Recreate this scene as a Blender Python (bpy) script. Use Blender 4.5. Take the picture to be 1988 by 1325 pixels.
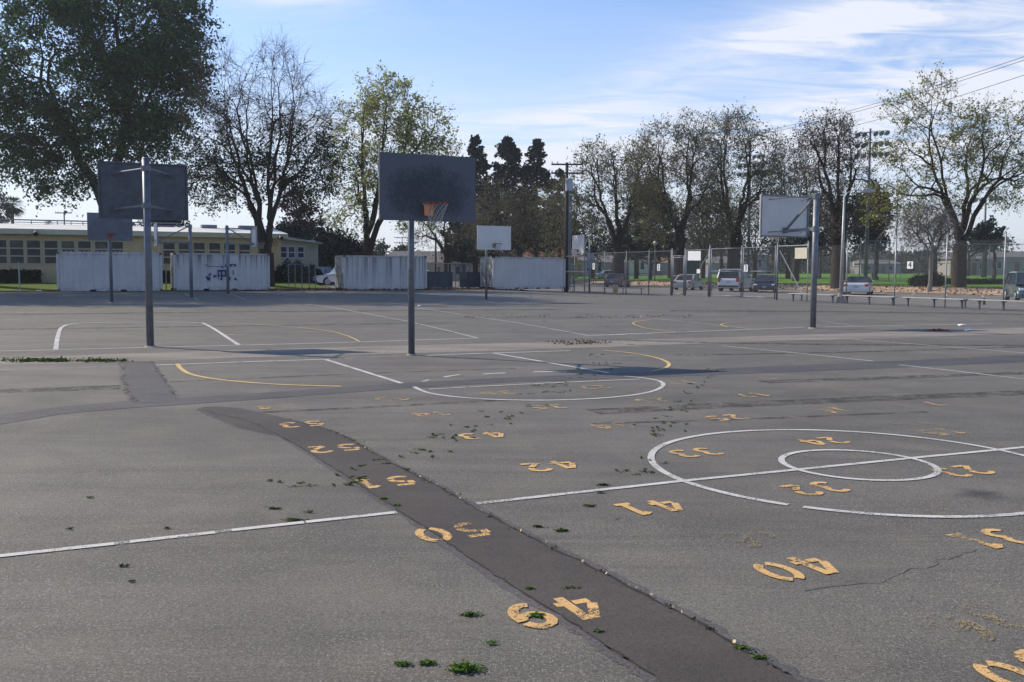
import bpy, bmesh, math, random
import numpy as np
from mathutils import Vector, Matrix
for o in list(bpy.data.objects): bpy.data.objects.remove(o)
S = bpy.context.scene
COL = S.collection
rad = math.radians
# ------------------------------------------------------------------ camera
F, CH, HOR, ROLL = 1803.0, 1.62, 527.34, 0.0037
cam = bpy.data.cameras.new('camera'); camo = bpy.data.objects.new('camera', cam); COL.objects.link(camo)
cam.sensor_width = 36; cam.lens = F/1988*36; cam.clip_end = 6000; cam.clip_start = .05
PITCH = math.atan((662.5-HOR)/F)
R3 = Matrix.Rotation(math.pi/2-PITCH, 3, 'X') @ Matrix.Rotation(ROLL, 3, 'Z')
camo.matrix_world = Matrix.Translation((0, 0, CH)) @ R3.to_4x4()
S.camera = camo
# ------------------------------------------------------------------ world, sun, exposure
SUN_EL, SUN_AZ = rad(37.7), rad(-62.0)       # azimuth from +Y towards +X
sd = Vector((math.sin(SUN_AZ)*math.cos(SUN_EL), math.cos(SUN_AZ)*math.cos(SUN_EL), math.sin(SUN_EL)))
W = bpy.data.worlds.new('World'); S.world = W; W.use_nodes = True
nt = W.node_tree; nt.nodes.clear()
class NB:
    """tiny node-tree writer"""
    def __init__(s, nt): s.nt = nt
    def n(s, t, **k):
        x = s.nt.nodes.new(t)
        for a, b in k.items(): setattr(x, a, b)
        return x
    def put(s, sock, v):
        if hasattr(v, 'node'): s.nt.links.new(v, sock)
        else: sock.default_value = v
    def m(s, op, a, b=0.0, c=0.0, clamp=False):
        x = s.n('ShaderNodeMath', operation=op, use_clamp=clamp)
        s.put(x.inputs[0], a); s.put(x.inputs[1], b); s.put(x.inputs[2], c)
        return x.outputs[0]
    def mix(s, f, a, b, bt='MIX'):
        x = s.n('ShaderNodeMix', data_type='RGBA', blend_type=bt)
        s.put(x.inputs[0], f)
        s.put(x.inputs[6], a if hasattr(a, 'node') else (*a[:3], 1)); s.put(x.inputs[7], b if hasattr(b, 'node') else (*b[:3], 1))
        return x.outputs[2]
    def noise(s, vec, scale, detail=3, rough=.55, dist=0):
        x = s.n('ShaderNodeTexNoise'); s.put(x.inputs['Vector'], vec)
        x.inputs['Scale'].default_value = scale; x.inputs['Detail'].default_value = detail
        x.inputs['Roughness'].default_value = rough; x.inputs['Distortion'].default_value = dist
        return x.outputs[0]
    def ramp(s, f, lo, hi):
        x = s.n('ShaderNodeMapRange'); s.put(x.inputs[0], f)
        x.inputs[1].default_value = lo; x.inputs[2].default_value = hi
        return x.outputs[0]
    def comb(s, x, y, z):
        c = s.n('ShaderNodeCombineXYZ'); s.put(c.inputs[0], x); s.put(c.inputs[1], y); s.put(c.inputs[2], z)
        return c.outputs[0]
    def scalev(s, v, sc):
        x = s.n('ShaderNodeMapping'); s.put(x.inputs[0], v); x.inputs['Scale'].default_value = sc
        return x.outputs[0]
B = NB(nt)
sky = B.n('ShaderNodeTexSky', sky_type='NISHITA', sun_disc=False, sun_elevation=SUN_EL, sun_rotation=SUN_AZ,
          air_density=1.0, dust_density=0.5, ozone_density=2.2)
tc = B.n('ShaderNodeTexCoord'); sp = B.n('ShaderNodeSeparateXYZ'); B.put(sp.inputs[0], tc.outputs['Generated'])
dx, dy, dz = sp.outputs
az = B.m('ARCTAN2', dx, dy); hd = B.m('SQRT', B.m('ADD', B.m('MULTIPLY', dx, dx), B.m('MULTIPLY', dy, dy)))
el = B.m('ARCTAN2', dz, hd)
# high thin cloud, blown out towards the right; each bank sits at its own azimuth and elevation
zz = B.m('MAXIMUM', B.m('ADD', dz, .12), .05)
cv = B.comb(B.m('DIVIDE', dx, zz), B.m('DIVIDE', dy, zz), 0.0)
n1 = B.noise(B.scalev(cv, (.55, 1.0, 1)), 1.1, 7, .58, .5)
n2 = B.noise(B.scalev(cv, (.8, 2.2, 1)), 3.2, 8, .62, .9)
nn = B.m('ADD', B.m('MULTIPLY', n1, .55), B.m('MULTIPLY', n2, .45))
def bank(u, v, su, sv, tilt, amp):
    a0 = math.atan((u-994)/F); e0 = math.atan((HOR-v)/F); sa, se = su/F, sv/F
    da = B.m('SUBTRACT', az, a0); de = B.m('SUBTRACT', B.m('SUBTRACT', el, e0), B.m('MULTIPLY', da, tilt))
    q = B.m('ADD', B.m('POWER', B.m('ABSOLUTE', B.m('DIVIDE', da, sa)), 2.0), B.m('POWER', B.m('ABSOLUTE', B.m('DIVIDE', de, se)), 2.0))
    return B.m('MULTIPLY', B.m('EXPONENT', B.m('MULTIPLY', q, -1.0)), amp)
banks = [(1500, 108, 250, 34, .16, .75), (1760, 55, 330, 55, .1, .55), (1960, 160, 420, 75, .15, .95), (1700, 270, 520, 60, .05, .8),
         (1180, 215, 190, 32, .2, .42), (1360, 300, 480, 60, 0, .5), (560, 8, 150, 50, 0, .62), (760, 250, 330, 60, 0, .28), (900, 330, 700, 60, 0, .3)]
tot = bank(*banks[0])
for b in banks[1:]: tot = B.m('ADD', tot, bank(*b))
far = B.m('MULTIPLY', B.ramp(nn, .45, .7), .25)
cm = B.m('ADD', B.m('MULTIPLY', tot, B.m('MULTIPLY_ADD', B.ramp(nn, .41, .58), 1.7, .04)), B.m('MULTIPLY', far, .3), clamp=True)
haz = B.m('MULTIPLY', B.m('EXPONENT', B.m('MULTIPLY', B.m('POWER', B.m('MULTIPLY', B.m('ABSOLUTE', el), 6.6), 1.5), -1.0)), B.m('MULTIPLY_ADD', B.m('COSINE', B.m('SUBTRACT', az, SUN_AZ)), .20, .77), clamp=True)   # milky air near the horizon
c0 = B.mix(haz, B.mix(1.0, sky.outputs[0], (1.0, 1.12, 1.36), 'MULTIPLY'), (6.3, 6.45, 6.9))
skc = B.mix(B.m('MULTIPLY', cm, .92), c0, (6.5, 6.7, 7.4))
bg = B.n('ShaderNodeBackground'); B.put(bg.inputs[0], skc); bg.inputs[1].default_value = 0.1
out = B.n('ShaderNodeOutputWorld'); nt.links.new(bg.outputs[0], out.inputs[0])
sun = bpy.data.lights.new('sun', 'SUN'); sun.energy = 3.6; sun.angle = rad(.5); sun.color = (1, .89, .75)
suno = bpy.data.objects.new('sun', sun); COL.objects.link(suno); suno.rotation_euler = (-sd).to_track_quat('-Z', 'Y').to_euler()
S.view_settings.view_transform = 'Standard'; S.view_settings.look = 'None'; S.view_settings.exposure = .48; S.view_settings.gamma = 1
S.render.engine = 'CYCLES'
# ------------------------------------------------------------------ terrain function and pixel rays
GA = .4287; CA, SA = math.cos(GA), math.sin(GA)       # the courts' grid is turned 24.6 degrees
def pq(x, y): return x*CA+y*SA, -x*SA+y*CA
def xy(p, q): return p*CA-q*SA, p*SA+q*CA
def ss(t, a, b):
    t = np.clip((t-a)/(b-a), 0, 1); return t*t*(3-2*t)
def zpq(p, q):
    z = .29*np.clip((q-28)/35, 0, 1)*(1-ss(p, 25, 36))
    z = z + .36*ss(q, 66, 73)*(1-ss(p, 15, 20))
    z = z + .42*ss(p, 60, 62.5) + .95*ss(p, 64, 200)
    return z
def zg(x, y):
    p, q = pq(x, y); return float(zpq(p, q))
def ray(u, v):
    d = R3 @ Vector((u-994, 662.5-v, -F)); return d/d.y
def gp(u, v):
    d = ray(u, v); t = -CH/d.z
    for _ in range(60): t = .5*t+.5*(zg(d.x*t, t)-CH)/d.z
    return Vector((d.x*t, t, zg(d.x*t, t)))
def at(u, v, Y): return Vector((0, 0, CH))+ray(u, v)*Y
def zat(u, v, Y): return at(u, v, Y).z
def onp(u, p, v=527):                                   # point on ray u whose grid coordinate p is given
    k = ray(u, v).x; Y = p/(k*CA+SA); return k*Y, Y
def onq(u, q, v=527):
    k = ray(u, v).x; Y = q/(CA-k*SA); return k*Y, Y
# ------------------------------------------------------------------ materials
def newmat(name):
    m = bpy.data.materials.new(name); m.use_nodes = True; m.node_tree.nodes.clear()
    return m, NB(m.node_tree)
def finish(m, b, color, rough=.7, metal=0, bump=None, bstr=.3, spec=.5, alpha=None, bdist=.02, coat=0):
    p = b.n('ShaderNodeBsdfPrincipled'); b.put(p.inputs['Base Color'], color if hasattr(color, 'node') else (*color, 1))
    b.put(p.inputs['Roughness'], rough); p.inputs['Metallic'].default_value = metal; p.inputs['Specular IOR Level'].default_value = spec
    p.inputs['Coat Weight'].default_value = coat
    if alpha is not None: b.put(p.inputs['Alpha'], alpha)
    if bump is not None:
        bn = b.n('ShaderNodeBump'); bn.inputs['Strength'].default_value = bstr; bn.inputs['Distance'].default_value = bdist
        b.put(bn.inputs['Height'], bump); b.put(p.inputs['Normal'], bn.outputs[0])
    o = b.n('ShaderNodeOutputMaterial'); b.nt.links.new(p.outputs[0], o.inputs[0])
    return m
def oco(b): return b.n('ShaderNodeTexCoord').outputs['Object']
def mix3(a, f): return tuple(c*f for c in a)
def simple(name, c, rough=.7, metal=0, var=.18, scale=3, bump=0, spec=.5, coat=0):
    m, b = newmat(name); v = oco(b)
    n = b.noise(v, scale, 5, .6); col = b.mix(b.ramp(n, .3, .7), mix3(c, 1-var), mix3(c, 1+var))
    return finish(m, b, col, rough, metal, b.noise(v, scale*12, 2) if bump else None, bump, spec, coat=coat)
def asphalt(name, c1, c2, speck=.5, sc=1.0, sbright=(.36, .35, .34), stain=.5, fine=95, gr=1.0):
    m, b = newmat(name); v = oco(b)
    big = b.noise(v, .16*sc, 5, .6); streak = b.noise(b.scalev(v, (.05, .38, 1)), 1.0, 6, .68, .8)
    col = b.mix(b.ramp(big, .38, .62), c1, c2)
    col = b.mix(b.m('MULTIPLY', b.ramp(streak, .48, .64), stain), col, mix3(c1, .55))
    tint = b.noise(v, 1.1*sc, 5, .7, .4); col = b.mix(b.m('MULTIPLY', b.ramp(tint, .44, .62), .5*gr), col, (c2[0]*1.28, c2[1]*1.22, c2[2]*1.12))
    tint2 = b.noise(b.scalev(v, (1, 1, 1)), .75*sc, 4, .7, .3); col = b.mix(b.m('MULTIPLY', b.ramp(tint2, .48, .62), .4), col, (c1[0]*.72, c1[1]*.76, c1[2]*.82))
    st2 = b.noise(b.scalev(v, (.10, 1.3, 1)), 1.0, 6, .7, 1.2); col = b.mix(b.m('MULTIPLY', b.ramp(st2, .50, .64), .42*stain*2), col, mix3(c1, .60)); col = b.mix(b.m('MULTIPLY', b.ramp(st2, .46, .36), .35), col, mix3(c2, 1.22))
    spot = b.noise(v, .33, 6, .75, 1.0); col = b.mix(b.m('MULTIPLY', b.ramp(spot, .52, .66), .5), col, mix3(c1, .62))
    med = b.noise(v, 34, 5, .9); col = b.mix(b.m('MULTIPLY', b.ramp(med, .52, .40), .55*gr), col, mix3(c1, .52))
    med2 = b.noise(v, 57, 4, .9); col = b.mix(b.m('MULTIPLY', b.ramp(med2, .50, .62), .6*gr), col, mix3(c2, 1.7))
    fn = b.noise(v, fine, 3, .8)
    col = b.mix(b.ramp(fn, .47, .36), col, mix3(c1, .38))
    vo = b.n('ShaderNodeTexVoronoi'); b.put(vo.inputs['Vector'], v); vo.inputs['Scale'].default_value = 84
    vs = b.n('ShaderNodeSeparateColor'); b.put(vs.inputs[0], vo.outputs['Color'])
    patch = b.ramp(b.noise(v, .5, 3), .36, .58)
    sel = b.m('MULTIPLY', b.m('GREATER_THAN', vs.outputs[0], .58), b.m('LESS_THAN', vo.outputs['Distance'], .36))
    sel = b.m('MULTIPLY', sel, b.m('MULTIPLY', vs.outputs[1], b.m('MULTIPLY', b.m('MULTIPLY_ADD', patch, .75, .25), speck)))
    col = b.mix(sel, col, sbright)
    return finish(m, b, col, .72, 0, b.m('ADD', fn, b.m('MULTIPLY', vs.outputs[2], .35)), .6, .32, bdist=.004)
M = {}
M['asphalt'] = asphalt('asphalt', (.118, .106, .082), (.164, .149, .119), .68, 1.0, (.42, .41, .375), .65)
M['asphalt_lot'] = asphalt('asphalt_lot', (.15, .138, .115), (.20, .186, .158), .3)
M['patch'] = asphalt('patch_asphalt', (.068, .056, .044), (.088, .073, .058), .25, 1.6, (.2, .19, .17), .2, 110, .35)
M['patch_edge'] = asphalt('patch_edge_asphalt', (.085, .077, .071), (.110, .100, .092), .3, 2.0, (.25, .24, .22), .3, 70)
M['seam'] = asphalt('seam_asphalt', (.078, .072, .068), (.105, .098, .092), .25, 2.0, (.25, .24, .22), .7)
M['crack'] = simple('crack_dirt', (.025, .022, .018), .95, var=.4, scale=14)
m, b = newmat('gutter_concrete'); v = oco(b)
n = b.noise(b.scalev(v, (.25, 1.4, 1)), 1.0, 6, .7, .5); col = b.mix(b.ramp(n, .38, .62), (.185, .165, .135), (.29, .26, .215))
n = b.noise(v, 9, 5, .8); col = b.mix(b.m('MULTIPLY', b.ramp(n, .5, .62), .5), col, (.12, .10, .085))
M['gutter'] = finish(m, b, col, .9, 0, n, .4, .2)
M['dirt'] = simple('dirt', (.12, .085, .055), .95, var=.45, scale=1.7)
M['litter'] = simple('dry_litter', (.36, .25, .16), .95, var=.5, scale=2.2)
M['kerb'] = simple('kerb_concrete', (.32, .28, .23), .9, var=.25, scale=2)
def grassm(name, a, c, s=.6):
    m, b = newmat(name); v = oco(b)
    col = b.mix(b.ramp(b.noise(v, s, 5, .65), .3, .7), a, c)
    col = b.mix(b.m('MULTIPLY', b.ramp(b.noise(v, 9, 3, .7), .4, .7), .5), col, mix3(a, .55))
    return finish(m, b, col, .95, 0, b.noise(v, 22, 3), .8, .1, bdist=.05)
M['grass'] = grassm('grass', (.085, .18, .018), (.135, .255, .03), .25)
M['grass_dry'] = grassm('grass_dry', (.085, .14, .025), (.16, .19, .04), .8)
def paint(name, c, wear, worn=.5, op=1.0):
    m, b = newmat(name); v = oco(b)
    n = b.noise(v, 3.0, 4, .65); f = b.noise(v, 70, 4, .8)
    a = b.ramp(b.m('ADD', b.m('MULTIPLY', n, worn), f), wear, wear+.09)
    if op < 1: a = b.m('MULTIPLY', b.ramp(b.m('ADD', b.m('MULTIPLY', n, worn), b.noise(v, 9, 5, .8)), wear+.1, wear+.42), op*2, clamp=True)
    col = b.mix(b.ramp(b.noise(v, 1.3, 4), .3, .7), mix3(c, .84), c)
    return finish(m, b, col, .8, 0, f, .4, .3, alpha=a, bdist=.002)
M['white_line'] = paint('white_line_paint', (.60, .58, .53), .62)
M['white_faint'] = paint('worn_white_paint', (.45, .44, .42), .74)
M['yellow_line'] = paint('yellow_line_paint', (.66, .47, .19), .60)
M['yellow_faint'] = paint('worn_yellow_paint', (.45, .34, .17), .77)
M['dark_streak'] = paint('dark_asphalt_streak', (.075, .068, .058), .80, 1.1, .34)
M['orange'] = paint('orange_stencil_paint', (.68, .42, .16), .785, .8)
M['orange_worn'] = paint('worn_orange_stencil_paint', (.56, .37, .16), .87, .8)
M['orange_ghost'] = paint('ghost_orange_stencil_paint', (.32, .25, .13), .785)
M['galv'] = simple('galvanised_steel', (.18, .19, .21), .5, .35, var=.25, scale=5)
M['galv_dark'] = simple('weathered_steel_pole', (.14, .15, .17), .5, .3, var=.25, scale=5)
M['galv_light'] = simple('pale_galvanised_steel', (.38, .38, .37), .5, .3, var=.2, scale=4)
m, b = newmat('grey_board_steel'); v = oco(b)
n = b.noise(v, 1.5, 5, .65, .6)
col = b.mix(b.ramp(n, .35, .62), (.15, .162, .20), (.095, .105, .13))
fine = b.noise(v, 14, 5, .75, 1.2); col = b.mix(b.m('MULTIPLY', b.ramp(fine, .52, .7), .45), col, (.035, .035, .04))
M['board_grey'] = finish(m, b, col, .55, .2)
m, b = newmat('scuffed_board_steel'); v = oco(b); s_ = b.n('ShaderNodeSeparateXYZ'); b.put(s_.inputs[0], v)
r = b.m('ADD', b.m('POWER', b.m('DIVIDE', b.m('SUBTRACT', s_.outputs[0], .02), .74), 2.0), b.m('POWER', b.m('DIVIDE', b.m('SUBTRACT', s_.outputs[2], 3.02), .47), 2.0))
n = b.m('ADD', b.noise(v, 2.6, 5, .75, .6), b.m('MULTIPLY', b.m('SUBTRACT', b.noise(v, 11, 5, .8, 1.2), .5), 1.3)); mk = b.ramp(b.m('ADD', b.m('MULTIPLY', r, .7), b.m('MULTIPLY', n, 1.3)), 1.62, 1.0)
col = b.mix(mk, (.108, .114, .132), (.046, .049, .056))
fs = b.noise(b.scalev(v, (1, 1, 1)), 16, 6, .8, 1.5); col = b.mix(b.m('MULTIPLY', b.ramp(fs, .5, .66), b.m('MULTIPLY_ADD', mk, .6, .25)), col, (.12, .12, .125))
M['board_scuffed'] = finish(m, b, col, .6, .2)
M['board_back'] = simple('dark_board_back', (.090, .095, .108), .6, .2, var=.22, scale=7)
M['board_white'] = simple('white_board_enamel', (.66, .625, .585), .55, var=.06, scale=2)
M['rim'] = simple('orange_rim_paint', (.28, .05, .025), .55, var=.2, scale=10)
M['bracket_orange'] = simple('orange_bracket_paint', (.95, .30, .07), .55, var=.2, scale=10)
M['net'] = simple('net_cord', (.45, .42, .36), .9, var=.1)
def contm(name, top, streak, base=(.62, .57, .535)):
    m, b = newmat(name); v = oco(b); s_ = b.n('ShaderNodeSeparateXYZ'); b.put(s_.inputs[0], v)
    st = b.noise(b.scalev(v, (5.5, 5.5, .10)), 1.0, 4, .6); fall = b.ramp(s_.outputs[2], 2.44-top, 2.44)
    k = b.m('MULTIPLY', b.ramp(st, .44, .58), b.m('MULTIPLY_ADD', fall, .9, .1))
    col = b.mix(b.ramp(b.noise(v, .8, 5, .6), .3, .7), mix3(base, .86), base)
    col = b.mix(b.m('MULTIPLY', b.ramp(b.noise(b.scalev(v, (9, 9, .25)), 1.0, 3, .6), .4, .62), .25), col, mix3(base, .62))  # soft upright stripes: shading of the corrugation put into the paint colour
    col = b.mix(b.m('MULTIPLY', k, streak), col, (.075, .07, .075))
    ru = b.ramp(b.noise(v, 6, 5, .7), .66, .74); col = b.mix(b.m('MULTIPLY', ru, .7*streak), col, (.14, .06, .035))
    low = b.m('MULTIPLY', b.ramp(s_.outputs[2], .35, .0), b.ramp(b.noise(v, 4, 4), .35, .65)); col = b.mix(b.m('MULTIPLY', low, .6), col, (.14, .12, .10))
    return finish(m, b, col, .6)
M['cont'] = contm('container_paint', .5, .35)
M['cont_streaky'] = contm('streaked_container_paint', 1.1, .95)
M['cont_worn'] = contm('worn_container_paint', 2.4, .75)
M['cont_clean'] = contm('plain_container_paint', .3, .25, (.64, .59, .56))
m, b = newmat('rusty_container_end'); v = oco(b)
n = b.noise(b.scalev(v, (3, 3, .9)), 2.0, 6, .75, .5)
col = b.mix(b.ramp(n, .46, .60), (.62, .57, .47), (.10, .07, .045))
M['cont_end'] = finish(m, b, col, .75)
M['cont_rust'] = simple('rusty_rail', (.16, .11, .08), .8, var=.6, scale=6)
M['cont_roof'] = simple('container_roof_paint', (.42, .38, .33), .8, var=.35, scale=3)
M['logo_blue'] = simple('blue_logo_paint', (.018, .020, .13), .6, var=.2)
M['dark'] = simple('dark_gap', (.012, .012, .014), .9)
M['wall_tan'] = simple('tan_stucco', (.47, .365, .215), .92, var=.1, scale=1.5, bump=.3)
M['wall_beige'] = simple('beige_stucco', (.44, .385, .27), .92, var=.08, scale=1.5, bump=.3)
M['fascia'] = simple('cream_fascia', (.45, .45, .34), .8, var=.1)
M['frame_cream'] = simple('cream_window_frame', (.42, .40, .28), .7, var=.1)
M['frame_white'] = simple('white_window_frame', (.55, .56, .66), .6, var=.06)
M['roof_white'] = simple('white_roofing', (.68, .68, .66), .85, var=.08, scale=.7)
M['roof_grey'] = simple('grey_shingle', (.15, .135, .125), .9, var=.25, scale=2)
M['roof_brown'] = simple('brown_shingle', (.27, .13, .08), .9, var=.25, scale=2)
def glassm(name, c, c2=None):
    m, b = newmat(name); v = oco(b)
    col = b.mix(b.ramp(b.noise(v, .55, 2), .42, .58), c, c2 or mix3(c, 1.9)); return finish(m, b, col, .25, 0, spec=.25)
M['pane'] = glassm('window_pane', (.03, .03, .038), (.095, .08, .07))
M['pane_dark'] = glassm('dark_window_pane', (.02, .02, .035))
M['far_wall'] = simple('dull_house_wall', (.30, .265, .225), .9, var=.1)
M['far_wall_grey'] = simple('grey_house_wall', (.22, .21, .20), .9, var=.1)
M['rubber'] = simple('tyre_rubber', (.018, .018, .018), .9)
M['alloy'] = simple('wheel_metal', (.35, .35, .36), .4, .6)
M['carglass'] = glassm('car_glass', (.015, .018, .022))
M['carglass_sky'] = glassm('sky_coloured_glass', (.20, .27, .28), (.30, .38, .38))  # pale copy of the car glass, sky reflection put into its colour
M['plate'] = simple('plate_paint', (.35, .37, .42), .6)
M['lamp_white'] = simple('headlight_lens', (.75, .77, .8), .15)
M['lamp_red'] = simple('tail_light_lens', (.42, .02, .025), .25)
M['trim'] = simple('black_plastic', (.02, .02, .022), .6)
def carp(name, c): return simple(name, c, .28, .15, var=.03, coat=.6)
M['sign'] = simple('sign_white', (.74, .75, .76), .6, var=.04)
M['sign_tan'] = simple('sun_faded_sign', (.60, .55, .42), .7, var=.12, scale=4)
M['sign_grey'] = simple('grey_sign', (.22, .24, .28), .7)
M['black'] = simple('black_lettering', (.012, .012, .014), .7)
M['wood_pole'] = simple('creosoted_wood', (.055, .042, .035), .9, var=.3, scale=6)
M['wood'] = simple('brown_wood', (.20, .10, .055), .85, var=.2, scale=5)
M['bench'] = simple('bench_top', (.36, .35, .33), .75, var=.15)
M['bench_leg'] = simple('bench_leg_steel', (.09, .10, .12), .6, .3)
M['dumpster'] = simple('dumpster_paint', (.05, .06, .075), .6, var=.25, scale=3)
M['lid'] = simple('dumpster_lid', (.015, .017, .02), .6)
M['transformer'] = simple('transformer_can', (.36, .40, .43), .5, .2)
M['concrete'] = simple('concrete', (.36, .35, .32), .9, var=.15)
M['red_cloth'] = simple('red_cloth', (.20, .016, .018), .9, var=.6, scale=9)
M['paper'] = simple('paper', (.8, .8, .8), .9)
M['bag'] = simple('paper_bag', (.55, .36, .17), .9)
M['teal'] = simple('green_box_paint', (.02, .075, .06), .7)
M['screen_green'] = simple('dark_green_hedge_screen', (.018, .034, .026), .9, var=.3)
M['blue'] = simple('blue_table_paint', (.02, .06, .19), .6)
M['gravel'] = simple('tan_gravel', (.52, .40, .24), .9, var=.35, scale=30)
def barkm(name, c):
    m, b = newmat(name); v = oco(b)
    n = b.noise(b.scalev(v, (6, 6, 1.0)), 2.5, 5, .7); col = b.mix(b.ramp(n, .35, .65), mix3(c, .6), mix3(c, 1.35))
    return finish(m, b, col, .95, 0, n, .7, .2)
M['bark'] = barkm('bark', (.045, .034, .028)); M['bark_grey'] = barkm('grey_bark', (.075, .062, .052))
M['bark_pale'] = barkm('pale_bark', (.20, .18, .155)); M['twig'] = barkm('twig_bark', (.12, .095, .08))
def leafm(name, cols, trans=.35):
    m, b = newmat(name); g = b.n('ShaderNodeNewGeometry'); r = b.n('ShaderNodeValToRGB'); b.put(r.inputs[0], g.outputs['Random Per Island'])
    e = r.color_ramp.elements; e[0].color = (*cols[0], 1); e[1].color = (*cols[-1], 1)
    for i, c in enumerate(cols[1:-1]): x = e.new((i+1)/(len(cols)-1)); x.color = (*c, 1)
    big = b.noise(oco(b), .35, 3); col = b.mix(b.ramp(big, .3, .7), r.outputs[0], b.mix(1.0, r.outputs[0], (.72, .76, .70), 'MULTIPLY'))
    d = b.n('ShaderNodeBsdfDiffuse'); t = b.n('ShaderNodeBsdfTranslucent'); x = b.n('ShaderNodeMixShader'); x.inputs[0].default_value = trans
    b.put(d.inputs[0], col); b.put(t.inputs[0], col)
    b.nt.links.new(d.outputs[0], x.inputs[1]); b.nt.links.new(t.outputs[0], x.inputs[2])
    o = b.n('ShaderNodeOutputMaterial'); b.nt.links.new(x.outputs[0], o.inputs[0]); return m
M['lf_dark'] = leafm('dark_green_leaves', [(.032, .074, .030), (.055, .118, .042), (.10, .19, .06)])
M['lf_t2'] = leafm('dull_green_leaves', [(.030, .055, .024), (.050, .078, .032), (.085, .095, .045)])
M['lf_light'] = leafm('pale_green_leaves', [(.26, .29, .10), (.36, .38, .14), (.46, .45, .19)], .58)
M['lf_olive'] = leafm('olive_brown_leaves', [(.13, .145, .065), (.18, .185, .085), (.23, .21, .12)])
M['lf_spring'] = leafm('spring_green_leaves', [(.20, .23, .05), (.30, .31, .07), (.38, .36, .10)], .5)
M['lf_cypress'] = leafm('dark_cypress_leaves', [(.012, .026, .022), (.020, .036, .030), (.030, .048, .038)], .1)
M['lf_purple'] = leafm('purple_brown_leaves', [(.040, .022, .022), (.065, .036, .034), (.085, .05, .045)], .2)
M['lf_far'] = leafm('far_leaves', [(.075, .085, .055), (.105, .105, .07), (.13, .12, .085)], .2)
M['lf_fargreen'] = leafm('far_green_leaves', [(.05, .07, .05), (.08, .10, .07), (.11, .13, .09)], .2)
M['hedge'] = leafm('hedge_leaves', [(.012, .022, .014), (.020, .034, .018), (.03, .045, .022)], .1)
M['weed'] = leafm('weed_leaves', [(.06, .12, .02), (.11, .19, .04), (.19, .28, .07)], .3)
M['deadleaf'] = leafm('dark_leaf_sprigs', [(.035, .055, .018), (.08, .125, .035), (.15, .21, .06)], .15)
M['brownleaf'] = leafm('brown_fallen_leaves', [(.10, .055, .03), (.20, .11, .06), (.38, .26, .16)], .1)
m, b = newmat('chain_link'); v = oco(b); s_ = b.n('ShaderNodeSeparateXYZ'); b.put(s_.inputs[0], v)
def wire(sgn):
    a = b.m('ADD', s_.outputs[0], b.m('MULTIPLY', s_.outputs[2], sgn)); f = b.m('FRACT', b.m('DIVIDE', a, .075))
    return b.m('LESS_THAN', f, .045)
wm = b.m('MAXIMUM', wire(1.0), wire(-1.0))
M['chain'] = finish(m, b, (.22, .23, .235), .5, .5, alpha=wm)
# ------------------------------------------------------------------ mesh builders
def link(name, me, mat=None, parent=None, smooth=False):
    o = bpy.data.objects.new(name, me); COL.objects.link(o)
    if mat is not None: me.materials.append(mat)
    if parent is not None: o.parent = parent
    if smooth: me.polygons.foreach_set('use_smooth', [True]*len(me.polygons))
    return o
def tag(o, label=None, cat=None, group=None, kind=None):
    if label: o['label'] = label
    if cat: o['category'] = cat
    if group: o['group'] = group
    if kind: o['kind'] = kind
    return o
def empty(name, loc, rz=0, label=None, cat=None, group=None, kind=None):
    o = bpy.data.objects.new(name, None); COL.objects.link(o); o.location = loc; o.rotation_euler = (0, 0, rz)
    o.empty_display_size = .2
    return tag(o, label, cat, group, kind)
def npmesh(name, V, Fq):
    """V (n,3), Fq (m,k) all faces with k corners"""
    V = np.asarray(V, np.float32); Fq = np.asarray(Fq, np.int32); k = Fq.shape[1]
    me = bpy.data.meshes.new(name); me.vertices.add(len(V)); me.vertices.foreach_set('co', V.ravel())
    me.loops.add(Fq.size); me.loops.foreach_set('vertex_index', Fq.ravel())
    me.polygons.add(len(Fq)); me.polygons.foreach_set('loop_start', np.arange(len(Fq), dtype=np.int32)*k)
    me.polygons.foreach_set('loop_total', np.full(len(Fq), k, np.int32)); me.update(calc_edges=True); return me
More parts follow.
